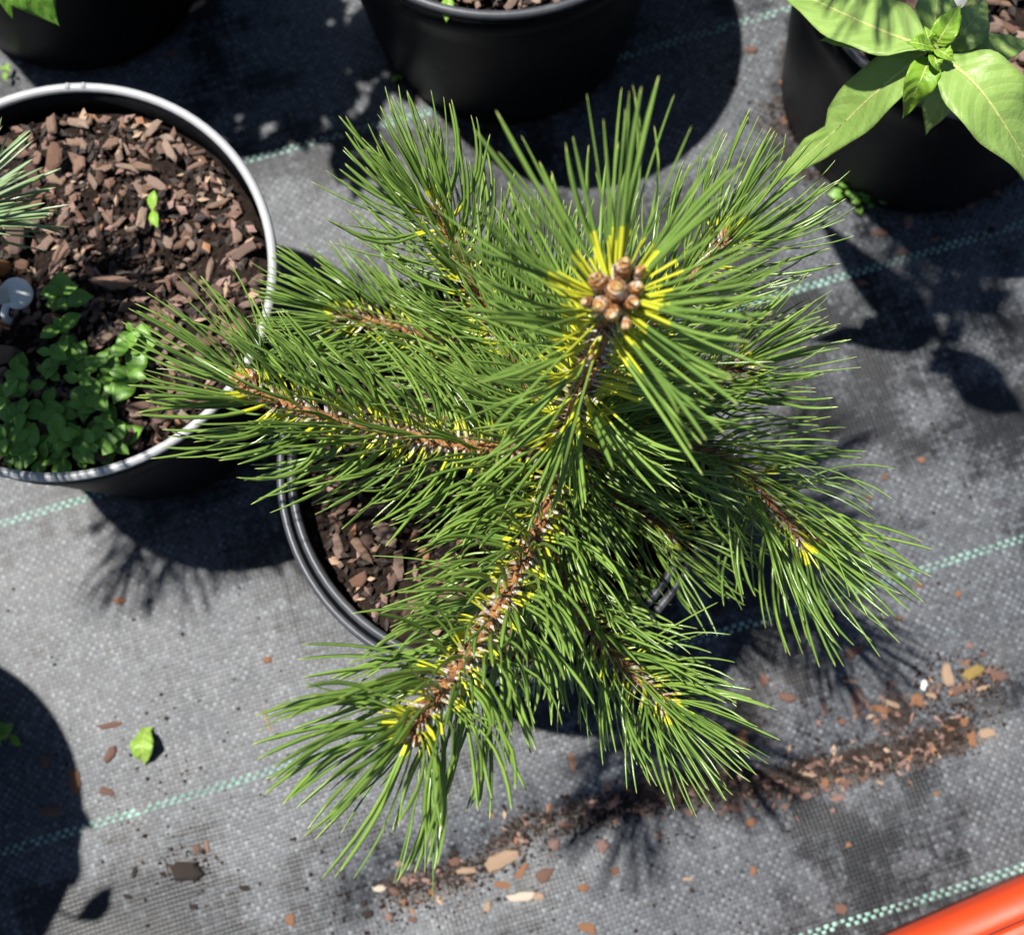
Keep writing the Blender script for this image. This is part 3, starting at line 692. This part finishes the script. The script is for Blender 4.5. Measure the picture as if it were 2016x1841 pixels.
def broadleaf():
    cz = .255; ctr = px(1838, 100, cz); base = Vector((POTC['right'].x + .0, POTC['right'].y, RIMZ - .022))
    root = empty('broadleaf_plant', base); tag(root, 'broad-leaved plant with long veined light green leaves at top right', 'plant')
    V, F = tube(catmull([base - UP * .004, base.lerp(ctr, .5) + Vector((.004, 0, 0)), ctr], 6), lambda t: .0032 - .0012 * t, 8); st = part('stem', V, F, M['greenstem'], root)
    L = [  # points (x, y, z) base..tip, width, material, extra
        ([(1832, 98, cz - .003), (1735, 62, .240), (1620, 10, .222), (1500, -50, .195)], .029, 'leaf', dict(wave=.0012, roll=-.1)),
        ([(1822, 104, cz - .012), (1742, 168, .225), (1640, 262, .192), (1512, 372, .155)], .0255, 'leaf', dict(wave=.0010, notch=(.66, .74, 1, .62), roll=.1)),
        ([(1832, 112, cz + .002), (1812, 160, cz + .004), (1777, 234, .238)], .0125, 'leafy', dict(wave=.0006, fold=.3)),
        ([(1848, 108, cz), (1920, 168, cz + .006), (1985, 260, cz - .005), (2070, 410, .215)], .031, 'leaf', dict(wave=.0014, roll=.1)),
        ([(1850, 130, .20), (1850, 190, .195), (1823, 266, .175)], .017, 'leaf', dict(wave=.0005)),
        ([(1880, 108, .215), (1950, 100, .22), (2040, 82, .215)], .016, 'leaf', dict(wave=.0006)),
        ([(1862, 98, .225), (1905, 55, .23), (1942, 2, .222)], .018, 'leaf', dict(wave=.0006)),
        ([(1836, 88, .235), (1842, 30, .24), (1850, -60, .235)], .019, 'leaf', dict(wave=.0006)),
        ([(1740, 75, .215), (1680, 72, .218), (1614, 80, .208)], .0135, 'leafy', dict(wave=.0004)),
        ([(1842, 92, cz), (1862, 58, cz + .006), (1892, 10, cz + .002)], .010, 'leafy', dict(wave=.0004, fold=.4)),
        ([(1838, 98, cz + .002), (1812, 88, cz + .012), (1786, 84, cz + .012)], .0075, 'leafy', dict(wave=.0003, fold=.4)),
        ([(1840, 100, cz + .002), (1858, 106, cz + .010), (1880, 122, cz + .008)], .0070, 'leafy', dict(wave=.0003, fold=.4)),
        ([(1838, 104, cz + .002), (1842, 122, cz + .010), (1850, 144, cz + .006)], .0060, 'leafy', dict(wave=.0003, fold=.4)),
        ([(1838, 100, cz), (1828, 80, cz + .008), (1820, 52, cz + .010)], .006, 'leafy', dict(wave=.0002, fold=.5)),
    ]
    for k, (p, W, mt, ex) in enumerate(L):
        V, F, D, pts = leaf_mesh(P3(p), W, UP, seed=k, nu=22, nv_=10, **ex)
        lf = part('leaf', V, F, M[mt], root, True, D)
        n = len(pts); V, F = tube([q + UP * .0002 for q in pts[:n - 2]], lambda t: (.00095 if W > .02 else .0005) * (1 - .75 * t), 6); subpart('midrib', V, F, M['vein'], root, lf)
        # petiole back to the stem where the blade starts away from it
        if k in (4, 5, 6, 7, 8):
            q = base.lerp(ctr, .75); V, F = tube(catmull([q, (q + pts[0]) / 2 + UP * .002, pts[0]], 4), lambda t: .0008, 6); subpart('leaf_stalk', V, F, M['greenstem'], root, lf)
broadleaf()

# generic small ovate leaf meshes used by weeds and shrubs (origin at the leaf base, along +X)
def ovate(name, L, W, mat, seed, curl=.15, wp=.45, nu=7, nv_=4):
    path = [Vector((0, 0, 0)), Vector((L * .35, 0, L * curl * .5)), Vector((L * .7, 0, L * curl * .45)), Vector((L, 0, -L * curl * .2))]
    V, F, D, _ = leaf_mesh(path, W, UP, fold=.16, wave=L * .012, seed=seed, nu=nu, nv_=nv_, thick=.00025, wp=wp, base_w=.12)
    return mesh(name, V, F, mat, True, D)
WEED = [ovate('leaf', .0108 * s_, .0078 * s_, M['weed'], i) for i, s_ in enumerate((1.12, .92, 1.28, .75))]
def weed(pos, h, pairs, label, group, scale=1., rr=R_, me=None, mat='greenstem', cat='weed', lean=.25):
    root = empty('weed_seedling', pos); tag(root, label, cat, group)
    tip = Vector((rr.uniform(-lean, lean) * h, rr.uniform(-lean, lean) * h, h)); pts = catmull([Vector((0, 0, -.003)), tip * .5 + Vector((0, 0, .002)), tip], 4)
    V, F = tube(pts, lambda t: .0006 * scale * (1 - .4 * t), 5); link('stem', mesh('stem', V, F, M[mat]), root)
    a = rr.uniform(0, 6.28); n = len(pts)
    for k in range(pairs):
        f = (k + 1) / pairs; p = pts[min(n - 1, int(f * (n - 1)))]; sc = scale * (1.15 - .5 * f if pairs > 1 else 1) * rr.uniform(.85, 1.15)
        for s_ in (0, math.pi):
            link('leaf', rr.choice(me or WEED), root, p, (rr.uniform(-.25, .25), rr.uniform(-.25, .15) - .2 * (f > .9) * (pairs > 1), a + s_ + rr.uniform(-.25, .25)), (sc, sc, sc))
        a += math.pi / 2 + rr.uniform(-.2, .2)
    return root
rw = random.Random(3)
SZ = RIMZ - .014
spots = [(110, 585, .020, 3, 1.25)]
spots += [(x, y, rw.uniform(.005, .015), rw.choice((2, 2, 3)), rw.uniform(.9, 1.3)) for x, y in
          ((120, 655), (118, 700), (150, 715), (200, 722), (245, 700), (285, 690), (30, 735), (60, 765), (95, 735), (165, 760), (225, 745), (262, 735), (15, 800), (50, 820), (95, 800), (130, 815), (170, 800), (205, 835),
           (20, 865), (65, 875), (110, 860), (150, 870), (195, 880), (225, 872), (10, 915), (45, 925), (90, 915), (125, 905), (165, 910), (272, 665), (205, 790))]
wrows = {}; wl = []
for k, (x, y, h, pr, s_) in enumerate(spots):
    p = px(x, y, SZ + h * .7); p.z = SZ
    c = POTC['left']; v = Vector((p.x - c.x, p.y - c.y, 0))
    if v.length > .088: p = c + v * (.088 / v.length); p.z = SZ
    if k == 0: weed(p, h, pr, 'larger shaded weed standing beside the white tag in left pot', 'weeds in the left pot', s_, rw)
    else:
        row = min(4, int((y - 640) / 62)); wrows.setdefault(row, []).append(x)
        wl.append((row, x, weed(p, h, pr, 'weed', 'weeds in the left pot', s_, rw)))
WORD = ('first', 'second', 'third', 'fourth', 'fifth', 'sixth', 'seventh', 'eighth', 'ninth')
ROWN = ('back row of the shaded weed carpet', 'second row of the shaded weed carpet', 'middle row of the shaded weed carpet', 'fourth row of the shaded weed carpet', 'front row along the left pot rim')
for row in wrows:
    for k, (_, x, o) in enumerate(sorted([e for e in wl if e[0] == row], key=lambda e: e[1])): o['label'] = '%s small weed from the left in the %s' % (WORD[min(k, 8)], ROWN[row])
YL = [ovate('leaf', .0085, .0042, M['leafy'], 40 + i) for i in range(2)]
p = px(300, 418, SZ + .004); p.z = SZ + .002
weed(p, .007, 1, 'tiny bright two-leaved seedling among the sunlit bark chips', None, 1.25, rw, YL)
for k, (x, y) in enumerate(((1250, 1140), (1275, 1165), (1235, 1185), (1300, 1150))):
    p = px(x, y, SZ + .006); p.z = SZ - .002
    weed(p, .010, 2, WORD[k] + ' small bright weed at the right inside edge of the pine pot', 'weeds in the pine pot', 1.0, rw, YL + WEED[:2])
for k, (x, y, s_) in enumerate(((1668, 378, 1.), (1700, 372, 1.1), (1725, 388, .9), (1690, 395, .9))):
    p = px(x, y, .008); p.z = gz(p.x, p.y)
    weed(p, .012, 3, WORD[k] + ' small weed at the foot of the top right pot', 'weeds at the foot of the right pot', s_ * .75, rw)
p = px(-2, 1448, .02); p.z = gz(p.x, p.y); weed(p, .022, 3, 'bright green weed peeping in at the lower left edge', None, 1.2, rw, WEED + YL, lean=.1)
p = px(8, 142, .006); p.z = gz(p.x, p.y); weed(p, .008, 2, 'tiny weed on the mat below the corner pot', None, .8, rw, YL)
p = px(784, 150, .004); p.z = gz(p.x, p.y); weed(p, .008, 2, 'tiny weed beside the foot of the top middle pot', None, .8, rw, YL)
p = px(884, -6, RIMZ - .006); p.z = RIMZ - .013; weed(p, .008, 1, 'bright green seedling inside the top middle pot', None, 1.8, rw, YL, lean=.05)
# fallen leaf on the mat
a = px(285, 1432, .004); b = px(283, 1506, .003); mm = (a + b) / 2 + Vector((0, 0, .004))
for q in (a, b): q.z = gz(q.x, q.y) + .0012
V, F, D, pts = leaf_mesh([a, mm, b], .0125, UP, fold=.15, wave=.0007, seed=3, wp=.5, base_w=.5)
root = empty('fallen_leaf', ((a + b) / 2)); root.location.z = a.z; tag(root, 'single bright green fallen leaf lying on the mat at lower left', 'leaf')
lf = part('blade', V, F, M['fallen'], root, True, D); V, F = tube(pts, lambda t: .0004, 5); part('midrib', V, F, M['vein'], root)

# ---------------------------------------------------------------- leafy shrubs whose pots stand at the edges (their shadows fall into the photo)
SHL = [ovate('leaf', .027 * s_, .013 * s_, M['shrub'], 60 + i, .2, .4, 9, 6) for i, s_ in enumerate((1, .85, 1.15))]
def shrub(key, label, seed, nst, hts, spread, nl, dirb=None, targets=None):
    rr = random.Random(seed); c = POTC[key]; base = Vector((c.x, c.y, RIMZ - .016)); root = empty('leafy_shrub', base); tag(root, label, 'shrub')
    for k in range(nst):
        a = 2 * math.pi * k / nst + rr.uniform(-.3, .3); h = rr.uniform(*hts); s_ = spread * rr.uniform(.5, 1)
        tip = Vector((math.cos(a) * s_, math.sin(a) * s_, h))
        if dirb: tip += dirb
        if targets: tip = px(rr.uniform(*targets[0]), rr.uniform(*targets[1]), rr.uniform(*targets[2])) - base; h = tip.z
        pts = catmull([Vector((0, 0, -.004)), Vector((tip.x * .3, tip.y * .3, h * .5)), tip], 8)
        V, F = tube(pts, lambda t: .0022 * (1 - .6 * t), 6); st = link('stem', mesh('stem', V, F, M['greenstem']), root)
        n = len(pts)
        for i in range(nl):
            f = .25 + .75 * i / (nl - 1); p = pts[min(n - 1, int(f * (n - 1)))]
            link('leaf', rr.choice(SHL), st, p, (rr.uniform(-.4, .4), rr.uniform(-.5, .5), rr.uniform(0, 6.28)), (1, 1, 1))
shrub('topleft', 'leafy green shrub in the dark corner pot, leaf tips peeking into the frame', 4, 95, (.035, .115), .135, 8, targets=((-230, 420), (-620, -225), (.185, .225)))
shrub('lowleft', 'leafy shrub beyond the lower left edge casting the corner shade', 9, 10, (.06, .13), .08, 8, targets=((-700, -470), (1480, 1800), (.17, .20)))
# leaf tips hanging over at the very top left corner of the photo
rt_ = [o for o in bpy.data.objects if o.name.startswith('leafy_shrub')][0]
for pth, W in (([(-20, -75, .17), (-5, -40, .166), (25, 38, .15)], .014), ([(0, -75, .18), (50, -30, .178), (116, 52, .160)], .026)):
    V, F, D, pts = leaf_mesh(P3(pth), W, UP, seed=5, wave=.0006); part('leaf', V, F, M['shrub'], rt_, True, D)

# ---------------------------------------------------------------- plant tags
def white_tag():
    z = SZ + .012; c = px(33, 578, z); base = Vector((c.x - .004, c.y - .001, SZ)); root = empty('plant_tag', base); tag(root, 'white plastic plant tag with round head at the left edge', 'plant tag')
    nrm = (CAMPOS - c).normalized(); nrm = (nrm + Vector((.15, 0, 0))).normalized(); s_, u_ = frame(nrm)
    V = []; F = []; k = 28
    for r, zz in ((.0001, .0024), (.0045, .0022), (.0070, .0013), (.0075, 0), (.0070, -.0013), (.0001, -.0018)):
        for j in range(k):
            a = 2 * math.pi * j / k; V.append(c + (s_ * math.cos(a) + u_ * math.sin(a)) * r + nrm * zz)
    for i in range(5):
        for j in range(k): F.append((i * k + j, i * k + (j + 1) % k, (i + 1) * k + (j + 1) % k, (i + 1) * k + j))
    part('head', V, F, M['white'], root)
    c2 = px(8, 585, z + .004); V, F = tube([c2 + _rt * (-.006), c2 + _rt * .002 + _up * .001], lambda t: .0042 - .0006 * t, 14); part('clip', V, F, M['tag'], root)
    q = px(9, 622, z - .006); V, F = tube(catmull([c - _rt * .004 - _up * .002, q, Vector((q.x, q.y, SZ - .004))], 5), lambda t: .0018, 8); part('stake', V, F, M['white'], root)
white_tag()
def grey_label():
    z = RIMZ + .004; P = P3([(1868, 26, z), (1960, -6, z + .006), (1950, -70, z + .02), (1878, -60, z + .016)]); base = (P[0] + P[1]) / 2; base.z = RIMZ - .022
    root = empty('plant_label', base); tag(root, 'pale grey plastic plant label behind the broad leaves at the top edge', 'plant tag')
    n = (P[1] - P[0]).cross(P[3] - P[0]).normalized() * .0006; V = [p + n for p in P] + [p - n for p in P]; F = [(0, 1, 2, 3), (7, 6, 5, 4), (0, 4, 5, 1), (1, 5, 6, 2), (2, 6, 7, 3), (3, 7, 4, 0)]
    part('plate', V, F, M['tag'], root, False)
    a = (P[0] + P[1]) / 2; V, F = tube([a, Vector((a.x, a.y, base.z - .004))], lambda t: .0022, 6); part('spike', V, F, M['tag'], root)
grey_label()

# ---------------------------------------------------------------- red tray in the lower right corner
def red_tray():
    z = .032
    a = px(1797, 1841, z); b = px(2015, 1746, z); d = (b - a).normalized(); nin = Vector((d.y, -d.x, 0))     # towards the tray inside (down/right in the photo)
    a0 = a - d * .10; base = Vector((a0.x, a0.y, gz(a0.x, a0.y) + .001)); root = empty('red_crate', base); tag(root, 'red plastic crate corner with rounded rail at the lower right', 'crate')
    Lc = .42
    def prism(name, prof, mat, l0=0., l1=Lc):
        V = []; F = []; n = len(prof)
        for k, l in enumerate((l0, l1)):
            for (u_, zz) in prof: V.append(a0 + d * l + nin * u_ + Vector((0, 0, zz - a0.z)))
        for j in range(n): F.append((j, (j + 1) % n, n + (j + 1) % n, n + j))
        F.append(tuple(reversed(range(n)))); F.append(tuple(range(n, 2 * n)))
        return part(name, V, F, mat, root)
    zb = base.z
    rail = [(.0006, zb), (.0, .012), (.0, .020)] + [(.010 - .010 * math.cos(t), .020 + .012 * math.sin(t)) for t in (.35, .7, 1.05, 1.4)] + [(.011, .0325), (.0138, .0320), (.0145, .026), (.0145, zb)]
    prism('outer_rail', rail, M['red'])
    prism('seam', [(.0146, zb), (.0146, .0265), (.0162, .0265), (.0162, zb)], M['darkgap'])
    prism('inner_rail', [(.0163, zb), (.0163, .0300), (.0172, .0308), (.0262, .0308), (.0270, .0300), (.0270, zb)], M['red'])
    prism('crate_wall', [(.0271, zb), (.0271, .016), (.0290, .016), (.0290, zb)], M['darkgap'])
    # two unreadable raised marks on the inner rail
    for l, prof in ((.243, [(-.5, -.5), (-.15, .5), (.15, .5), (.5, -.5), (.22, -.5), (0, .15), (-.22, -.5)]), (.252, [(-.4, -.5), (-.4, .5), (.35, .5), (.35, .25), (-.05, .2), (-.05, -.2), (.35, -.25), (.35, -.5)])):
        V = []; n = len(prof)
        for zz in (.0306, .0313):
            for (p_, q_) in prof: V.append(a0 + d * (l + p_ * .006) + nin * (.0217 - q_ * .0060) + Vector((0, 0, zz - a0.z)))
        F = [(j, (j + 1) % n, n + (j + 1) % n, n + j) for j in range(n)] + [tuple(range(n, 2 * n))]
        part('raised_mark', V, F, M['redmark'], root, False)
red_tray()

# ---------------------------------------------------------------- loose litter on the mat
def C(cx, cy, ox, oy): return ((ox + cx * .496) * .6822, (oy + cy * .496) * .6822)
CM = {}
def litter_mesh(col, k):
    if (col, k) not in CM: CM[(col, k)] = chip_mesh('bark_chip', 300 + k * 7 + len(col), M[col], .32 + .05 * k)
    return CM[(col, k)]
def litter(crop, x, y, w_, h_, col, ang=None, label=None, name='bark_chip', cat='bark chip', thick=1.):
    X, Y = C(x, y, *crop); p = px(X, Y, 0); s_ = .338 / 35.0 * .01        # crop pixels to metres on the mat
    a, b = w_ * s_, h_ * s_
    rz = ang if ang is not None else (R_.uniform(-.4, .4) + (math.pi / 2 if b > a else 0))
    lo, sh = max(a, b), min(a, b)
    if ang is None and b > a: pass
    o = link(name, litter_mesh(col, R_.randrange(4)), None, (p.x, p.y, gz(p.x, p.y) + sh * .10 * thick), (R_.uniform(-.12, .12), R_.uniform(-.12, .12), rz), (lo * 1.12, sh * 1.7, sh * .7 * thick))
    dn = {'orange': 'orange-brown', 'tan': 'pale tan', 'brown': 'reddish brown', 'pink': 'pinkish brown', 'dark': 'dark', 'cream': 'cream'}.get(col, col)
    Xf, Yf = X, Y
    if label: tag(o, label, cat)
    else:
        zone = ('along the dirt line at lower right' if Xf > 1300 and Yf > 1200 else 'below the longest front branch' if Yf > 1550 and Xf > 600 else 'in the lower left of the mat' if Yf > 1050 and Xf < 900 else 'on the mat at right' if Xf > 1300 and Yf > 600 else 'near the foot of the right pot' if Xf > 1300 else 'on the shaded mat')
        tag(o, 'small %s bark chip %s' % (dn, zone), cat, '%s chips %s' % (dn, zone))
    return o
c7 = (0, 1798); c8 = (950, 1798); c9 = (1955, 1798); c6 = (1955, 900); c3 = (1955, 0); c4 = (0, 900); c1 = (0, 0)
litter(c8, 1010, 1380, 200, 120, 'tan', .45, 'largest pale tan wood chip below the front branch tips')
litter(c8, 1120, 1450, 160, 42, 'orange', .95, 'curled bright orange bark strip beside the largest tan chip')
litter(c8, 1010, 1530, 110, 42, 'orange', -.2, 'flat orange bark piece under the largest tan chip')
litter(c8, 1130, 1590, 180, 62, 'cream', .1, 'long cream chip right below the orange bark strip')
litter(c8, 1250, 1460, 110, 80, 'brown', .3, 'dark red-brown chip right of the orange bark strip')
litter(c8, 280, 1550, 92, 62, 'cream', .1, 'isolated cream chip at the left of the dirt line')
litter(c7, 430, 920, 180, 75, 'orange', 1.75, 'elongated orange-brown chip in lower left shade')
litter(c7, 650, 590, 165, 42, 'brown', .12, 'thin reddish bark sliver above the fallen green leaf')
litter(c7, 1550, 560, 140, 30, 'tan', 1.9, 'thin tan curled sliver near the left needle tips')
litter(c7, 1080, 1440, 185, 170, 'dark', .2, 'round dark clod of soil at lower left', 'soil_clod', 'soil clod', 1.1)
litter(c9, 1437, 358, 62, 50, 'cream', 1.2, 'small white pebble on the mat at right', 'pebble', 'pebble', 1.3).data = chip_mesh('pebble', 77, M['white'], .7)
litter(c9, 1720, 285, 150, 105, 'moss', .6, 'yellowish clump of dry moss at far right', 'moss_clump', 'moss')
litter(c6, 240, 1740, 95, 85, 'dark', .2, 'dark soil clod below the right branch', 'soil_clod', 'soil clod')
for x, y, a, b, c in ((1310, 1290, 90, 100, 'pink'), (1220, 1590, 60, 60, 'tan'), (920, 1650, 55, 60, 'tan'), (1630, 1060, 180, 62, 'pink'), (1590, 1300, 100, 105, 'pink'), (1480, 1540, 75, 50, 'orange'), (1500, 1770, 105, 55, 'orange'),
                      (430, 1500, 60, 60, 'pink'), (800, 1450, 110, 90, 'tan'), (370, 1570, 70, 55, 'brown'), (430, 1640, 42, 72, 'orange'), (590, 1580, 48, 44, 'orange'), (340, 1720, 62, 70, 'pink'), (1415, 810, 32, 110, 'orange'), (1860, 880, 42, 120, 'orange'), (1140, 1150, 55, 80, 'pink'), (1660, 1440, 62, 44, 'orange'),
                      (730, 1390, 80, 60, 'brown'), (1380, 1180, 90, 60, 'brown'), (1800, 1100, 70, 60, 'brown'), (1900, 1060, 80, 50, 'pink'), (480, 1730, 60, 50, 'brown'), (220, 1700, 70, 60, 'dark')):
    litter(c8, x, y, a, b, c)
for x, y, a, b, c in ((1030, 165, 110, 90, 'brown'), (1010, 340, 82, 55, 'tan'), (640, 430, 110, 80, 'brown'), (1050, 440, 100, 150, 'pink'), (860, 500, 42, 90, 'brown'), (960, 570, 62, 60, 'brown'), (830, 580, 42, 42, 'pink'), (1190, 500, 140, 52, 'orange'), (1250, 470, 90, 60, 'tan'), (1400, 440, 82, 100, 'orange'), (1490, 420, 82, 60, 'tan'),
                      (1570, 300, 90, 130, 'tan'), (1870, 300, 130, 70, 'brown'), (1650, 390, 110, 60, 'brown'), (1780, 380, 90, 50, 'tan'), (1600, 610, 58, 46, 'orange'), (1560, 660, 52, 42, 'pink'), (1740, 680, 56, 100, 'orange'), (1820, 640, 92, 80, 'tan'), (1690, 570, 60, 70, 'orange'), (1190, 840, 72, 60, 'pink'), (1340, 810, 100, 56, 'pink'), (1020, 860, 112, 46, 'brown'), (790, 830, 82, 60, 'pink'),
                      (790, 885, 90, 50, 'tan'), (470, 890, 62, 52, 'pink'), (700, 970, 70, 60, 'brown'), (940, 1020, 92, 60, 'pink'), (910, 1090, 44, 40, 'pink'), (350, 1080, 90, 60, 'brown'), (430, 1160, 72, 60, 'orange'), (1190, 930, 46, 42, 'tan'), (500, 330, 60, 80, 'brown'), (380, 680, 80, 100, 'orange'), (310, 750, 52, 50, 'orange'), (440, 1440, 42, 62, 'orange'), (60, 1490, 58, 36, 'tan'),
                      (960, 1660, 80, 70, 'brown'), (70, 1100, 100, 60, 'pink'), (560, 900, 70, 50, 'brown'), (880, 930, 70, 60, 'orange'), (1100, 900, 60, 50, 'brown'), (1250, 760, 20, 90, 'tan'), (1000, 930, 80, 50, 'brown'), (620, 960, 60, 40, 'dark'), (760, 1010, 80, 60, 'pink'), (1700, 130, 50, 50, 'pink'), (1780, 180, 40, 40, 'brown'), (1510, 990, 36, 34, 'orange'), (1000, 1290, 40, 30, 'orange')):
    litter(c9, x, y, a, b, c)
for x, y, a, b, c in ((640, 760, 82, 110, 'brown'), (260, 800, 60, 80, 'brown'), (300, 1090, 160, 72, 'brown'), (620, 980, 92, 70, 'brown'), (1555, 210, 62, 50, 'orange'), (1000, 1430, 56, 50, 'pink'), (1200, 1300, 44, 80, 'pink'), (1140, 1310, 50, 60, 'brown'), (780, 1450, 45, 70, 'dark'), (1120, 1650, 60, 50, 'dark'), (1690, 1720, 55, 82, 'orange'), (1420, 1540, 80, 50, 'dark'), (740, 1590, 60, 40, 'dark')):
    litter(c7, x, y, a, b, c)
for x, y, a, b, c in ((1420, 860, 52, 42, 'orange'), (1210, 955, 50, 42, 'brown'), (1555, 700, 42, 42, 'dark'), (1410, 1590, 62, 40, 'brown'), (1630, 1640, 46, 40, 'orange'), (1290, 1780, 60, 40, 'brown'), (1120, 1080, 50, 36, 'brown')):
    litter(c6, x, y, a, b, c)
for x, y, a, b, c in ((430, 290, 84, 80, 'brown'), (610, 480, 52, 44, 'orange'), (1190, 1350, 122, 62, 'brown'), (1345, 1290, 82, 100, 'pink'), (620, 700, 62, 70, 'brown'), (1320, 1470, 100, 42, 'brown'), (1080, 1640, 70, 42, 'brown'), (1500, 1390, 80, 44, 'brown'), (1700, 1190, 90, 60, 'brown'), (330, 480, 60, 60, 'dark'), (1850, 1120, 80, 50, 'brown')):
    litter(c3, x, y, a, b, c)
litter(c4, 690, 1680, 82, 50, 'orange'); litter(c1, 1000, 310, 100, 55, 'brown'); litter(c1, 1140, 40, 150, 110, 'tan', .6, 'dim curled dead leaf on dark ground beside the corner pot', 'dead_leaf', 'dead leaf')
# look-alike chips are told apart by their order from the left
ORD = 'first second third fourth fifth sixth seventh eighth ninth tenth eleventh twelfth thirteenth fourteenth fifteenth sixteenth seventeenth eighteenth'.split()
by = {}
for o in [o for o in bpy.data.objects if o.name.startswith('bark_chip') and o.parent is None and 'group' in o]: by.setdefault(o['label'], []).append(o)
for lb, os_ in by.items():
    if len(os_) == 1: continue
    os_.sort(key=lambda o: to_px(o.location)[0])
    for k, o in enumerate(os_): o['label'] = ORD[min(k, 17)] + ' from left of the ' + lb.replace('bark chip', 'chips', 1).replace('small ', '')
# soil crumbs: uncountable
pts = []
tot = [(b - a).length for a, b in zip(STRIP, STRIP[1:])]
for _ in range(4200):
    k = R_.choices(range(len(tot)), tot)[0]; p = STRIP[k].lerp(STRIP[k + 1], R_.random())
    wd = .0062 * (1.3 if R_.random() < .4 else .8); p = p + Vector((R_.gauss(0, wd), R_.gauss(0, wd), 0)); s_ = abs(R_.gauss(0, .0007)) + .0003; p.z = gz(p.x, p.y) + s_ * .4; pts.append((p, s_))
for (x, y, r, n) in ((1540, 230, .012, 260), (1600, 330, .010, 160), (1850, 380, .02, 420), (1960, 350, .014, 220), (1850, 1370, .016, 420), (1930, 1340, .012, 260), (365, 1700, .008, 160), (780, 1790, .02, 140), (1560, 1400, .03, 180), (1300, 1720, .05, 200), (300, 1560, .03, 120), (1750, 1000, .08, 160), (250, 1250, .07, 100), (700, 1850, .05, 120)):
    for _ in range(n):
        c = px(x, y, 0); p = c + Vector((R_.gauss(0, r), R_.gauss(0, r * .7), 0)); s_ = abs(R_.gauss(0, .0007)) + .0003; p.z = gz(p.x, p.y) + s_ * .4; pts.append((p, s_))
for mt, nb in (('pink', 100), ('brown', 170), ('orange', 50), ('tan', 45)):
    pb = []
    for _ in range(nb):
        if R_.random() < .72:
            k = R_.choices(range(len(tot)), tot)[0]; p = STRIP[k].lerp(STRIP[k + 1], R_.random()); wd = .0075
        else: p = px(1690, 1412, 0).lerp(px(1975, 1322, 0), R_.random()); wd = .0055
        if noise.noise(Vector((p.x * 38, p.y * 38, 9))) < -.05 and R_.random() < .85: continue
        p = p + Vector((R_.gauss(0, wd), R_.gauss(0, wd), 0)); s_ = R_.uniform(.0008, .0028); p.z = gz(p.x, p.y) + s_ * .25; pb.append((p, s_))
    b_ = crumbs('bark_bits', pb, M[mt], None, Vector((0, 0, 0)), True); tag(b_, {'pink': 'pinkish', 'brown': 'dark brown', 'orange': 'orange', 'tan': 'pale tan'}[mt] + ' bark crumbs scattered in the dirt line', 'bark crumbs')
o = crumbs('soil_crumbs', pts, M['crumb']); tag(o, 'dark soil crumbs spilled along the fold of the mat', 'soil')
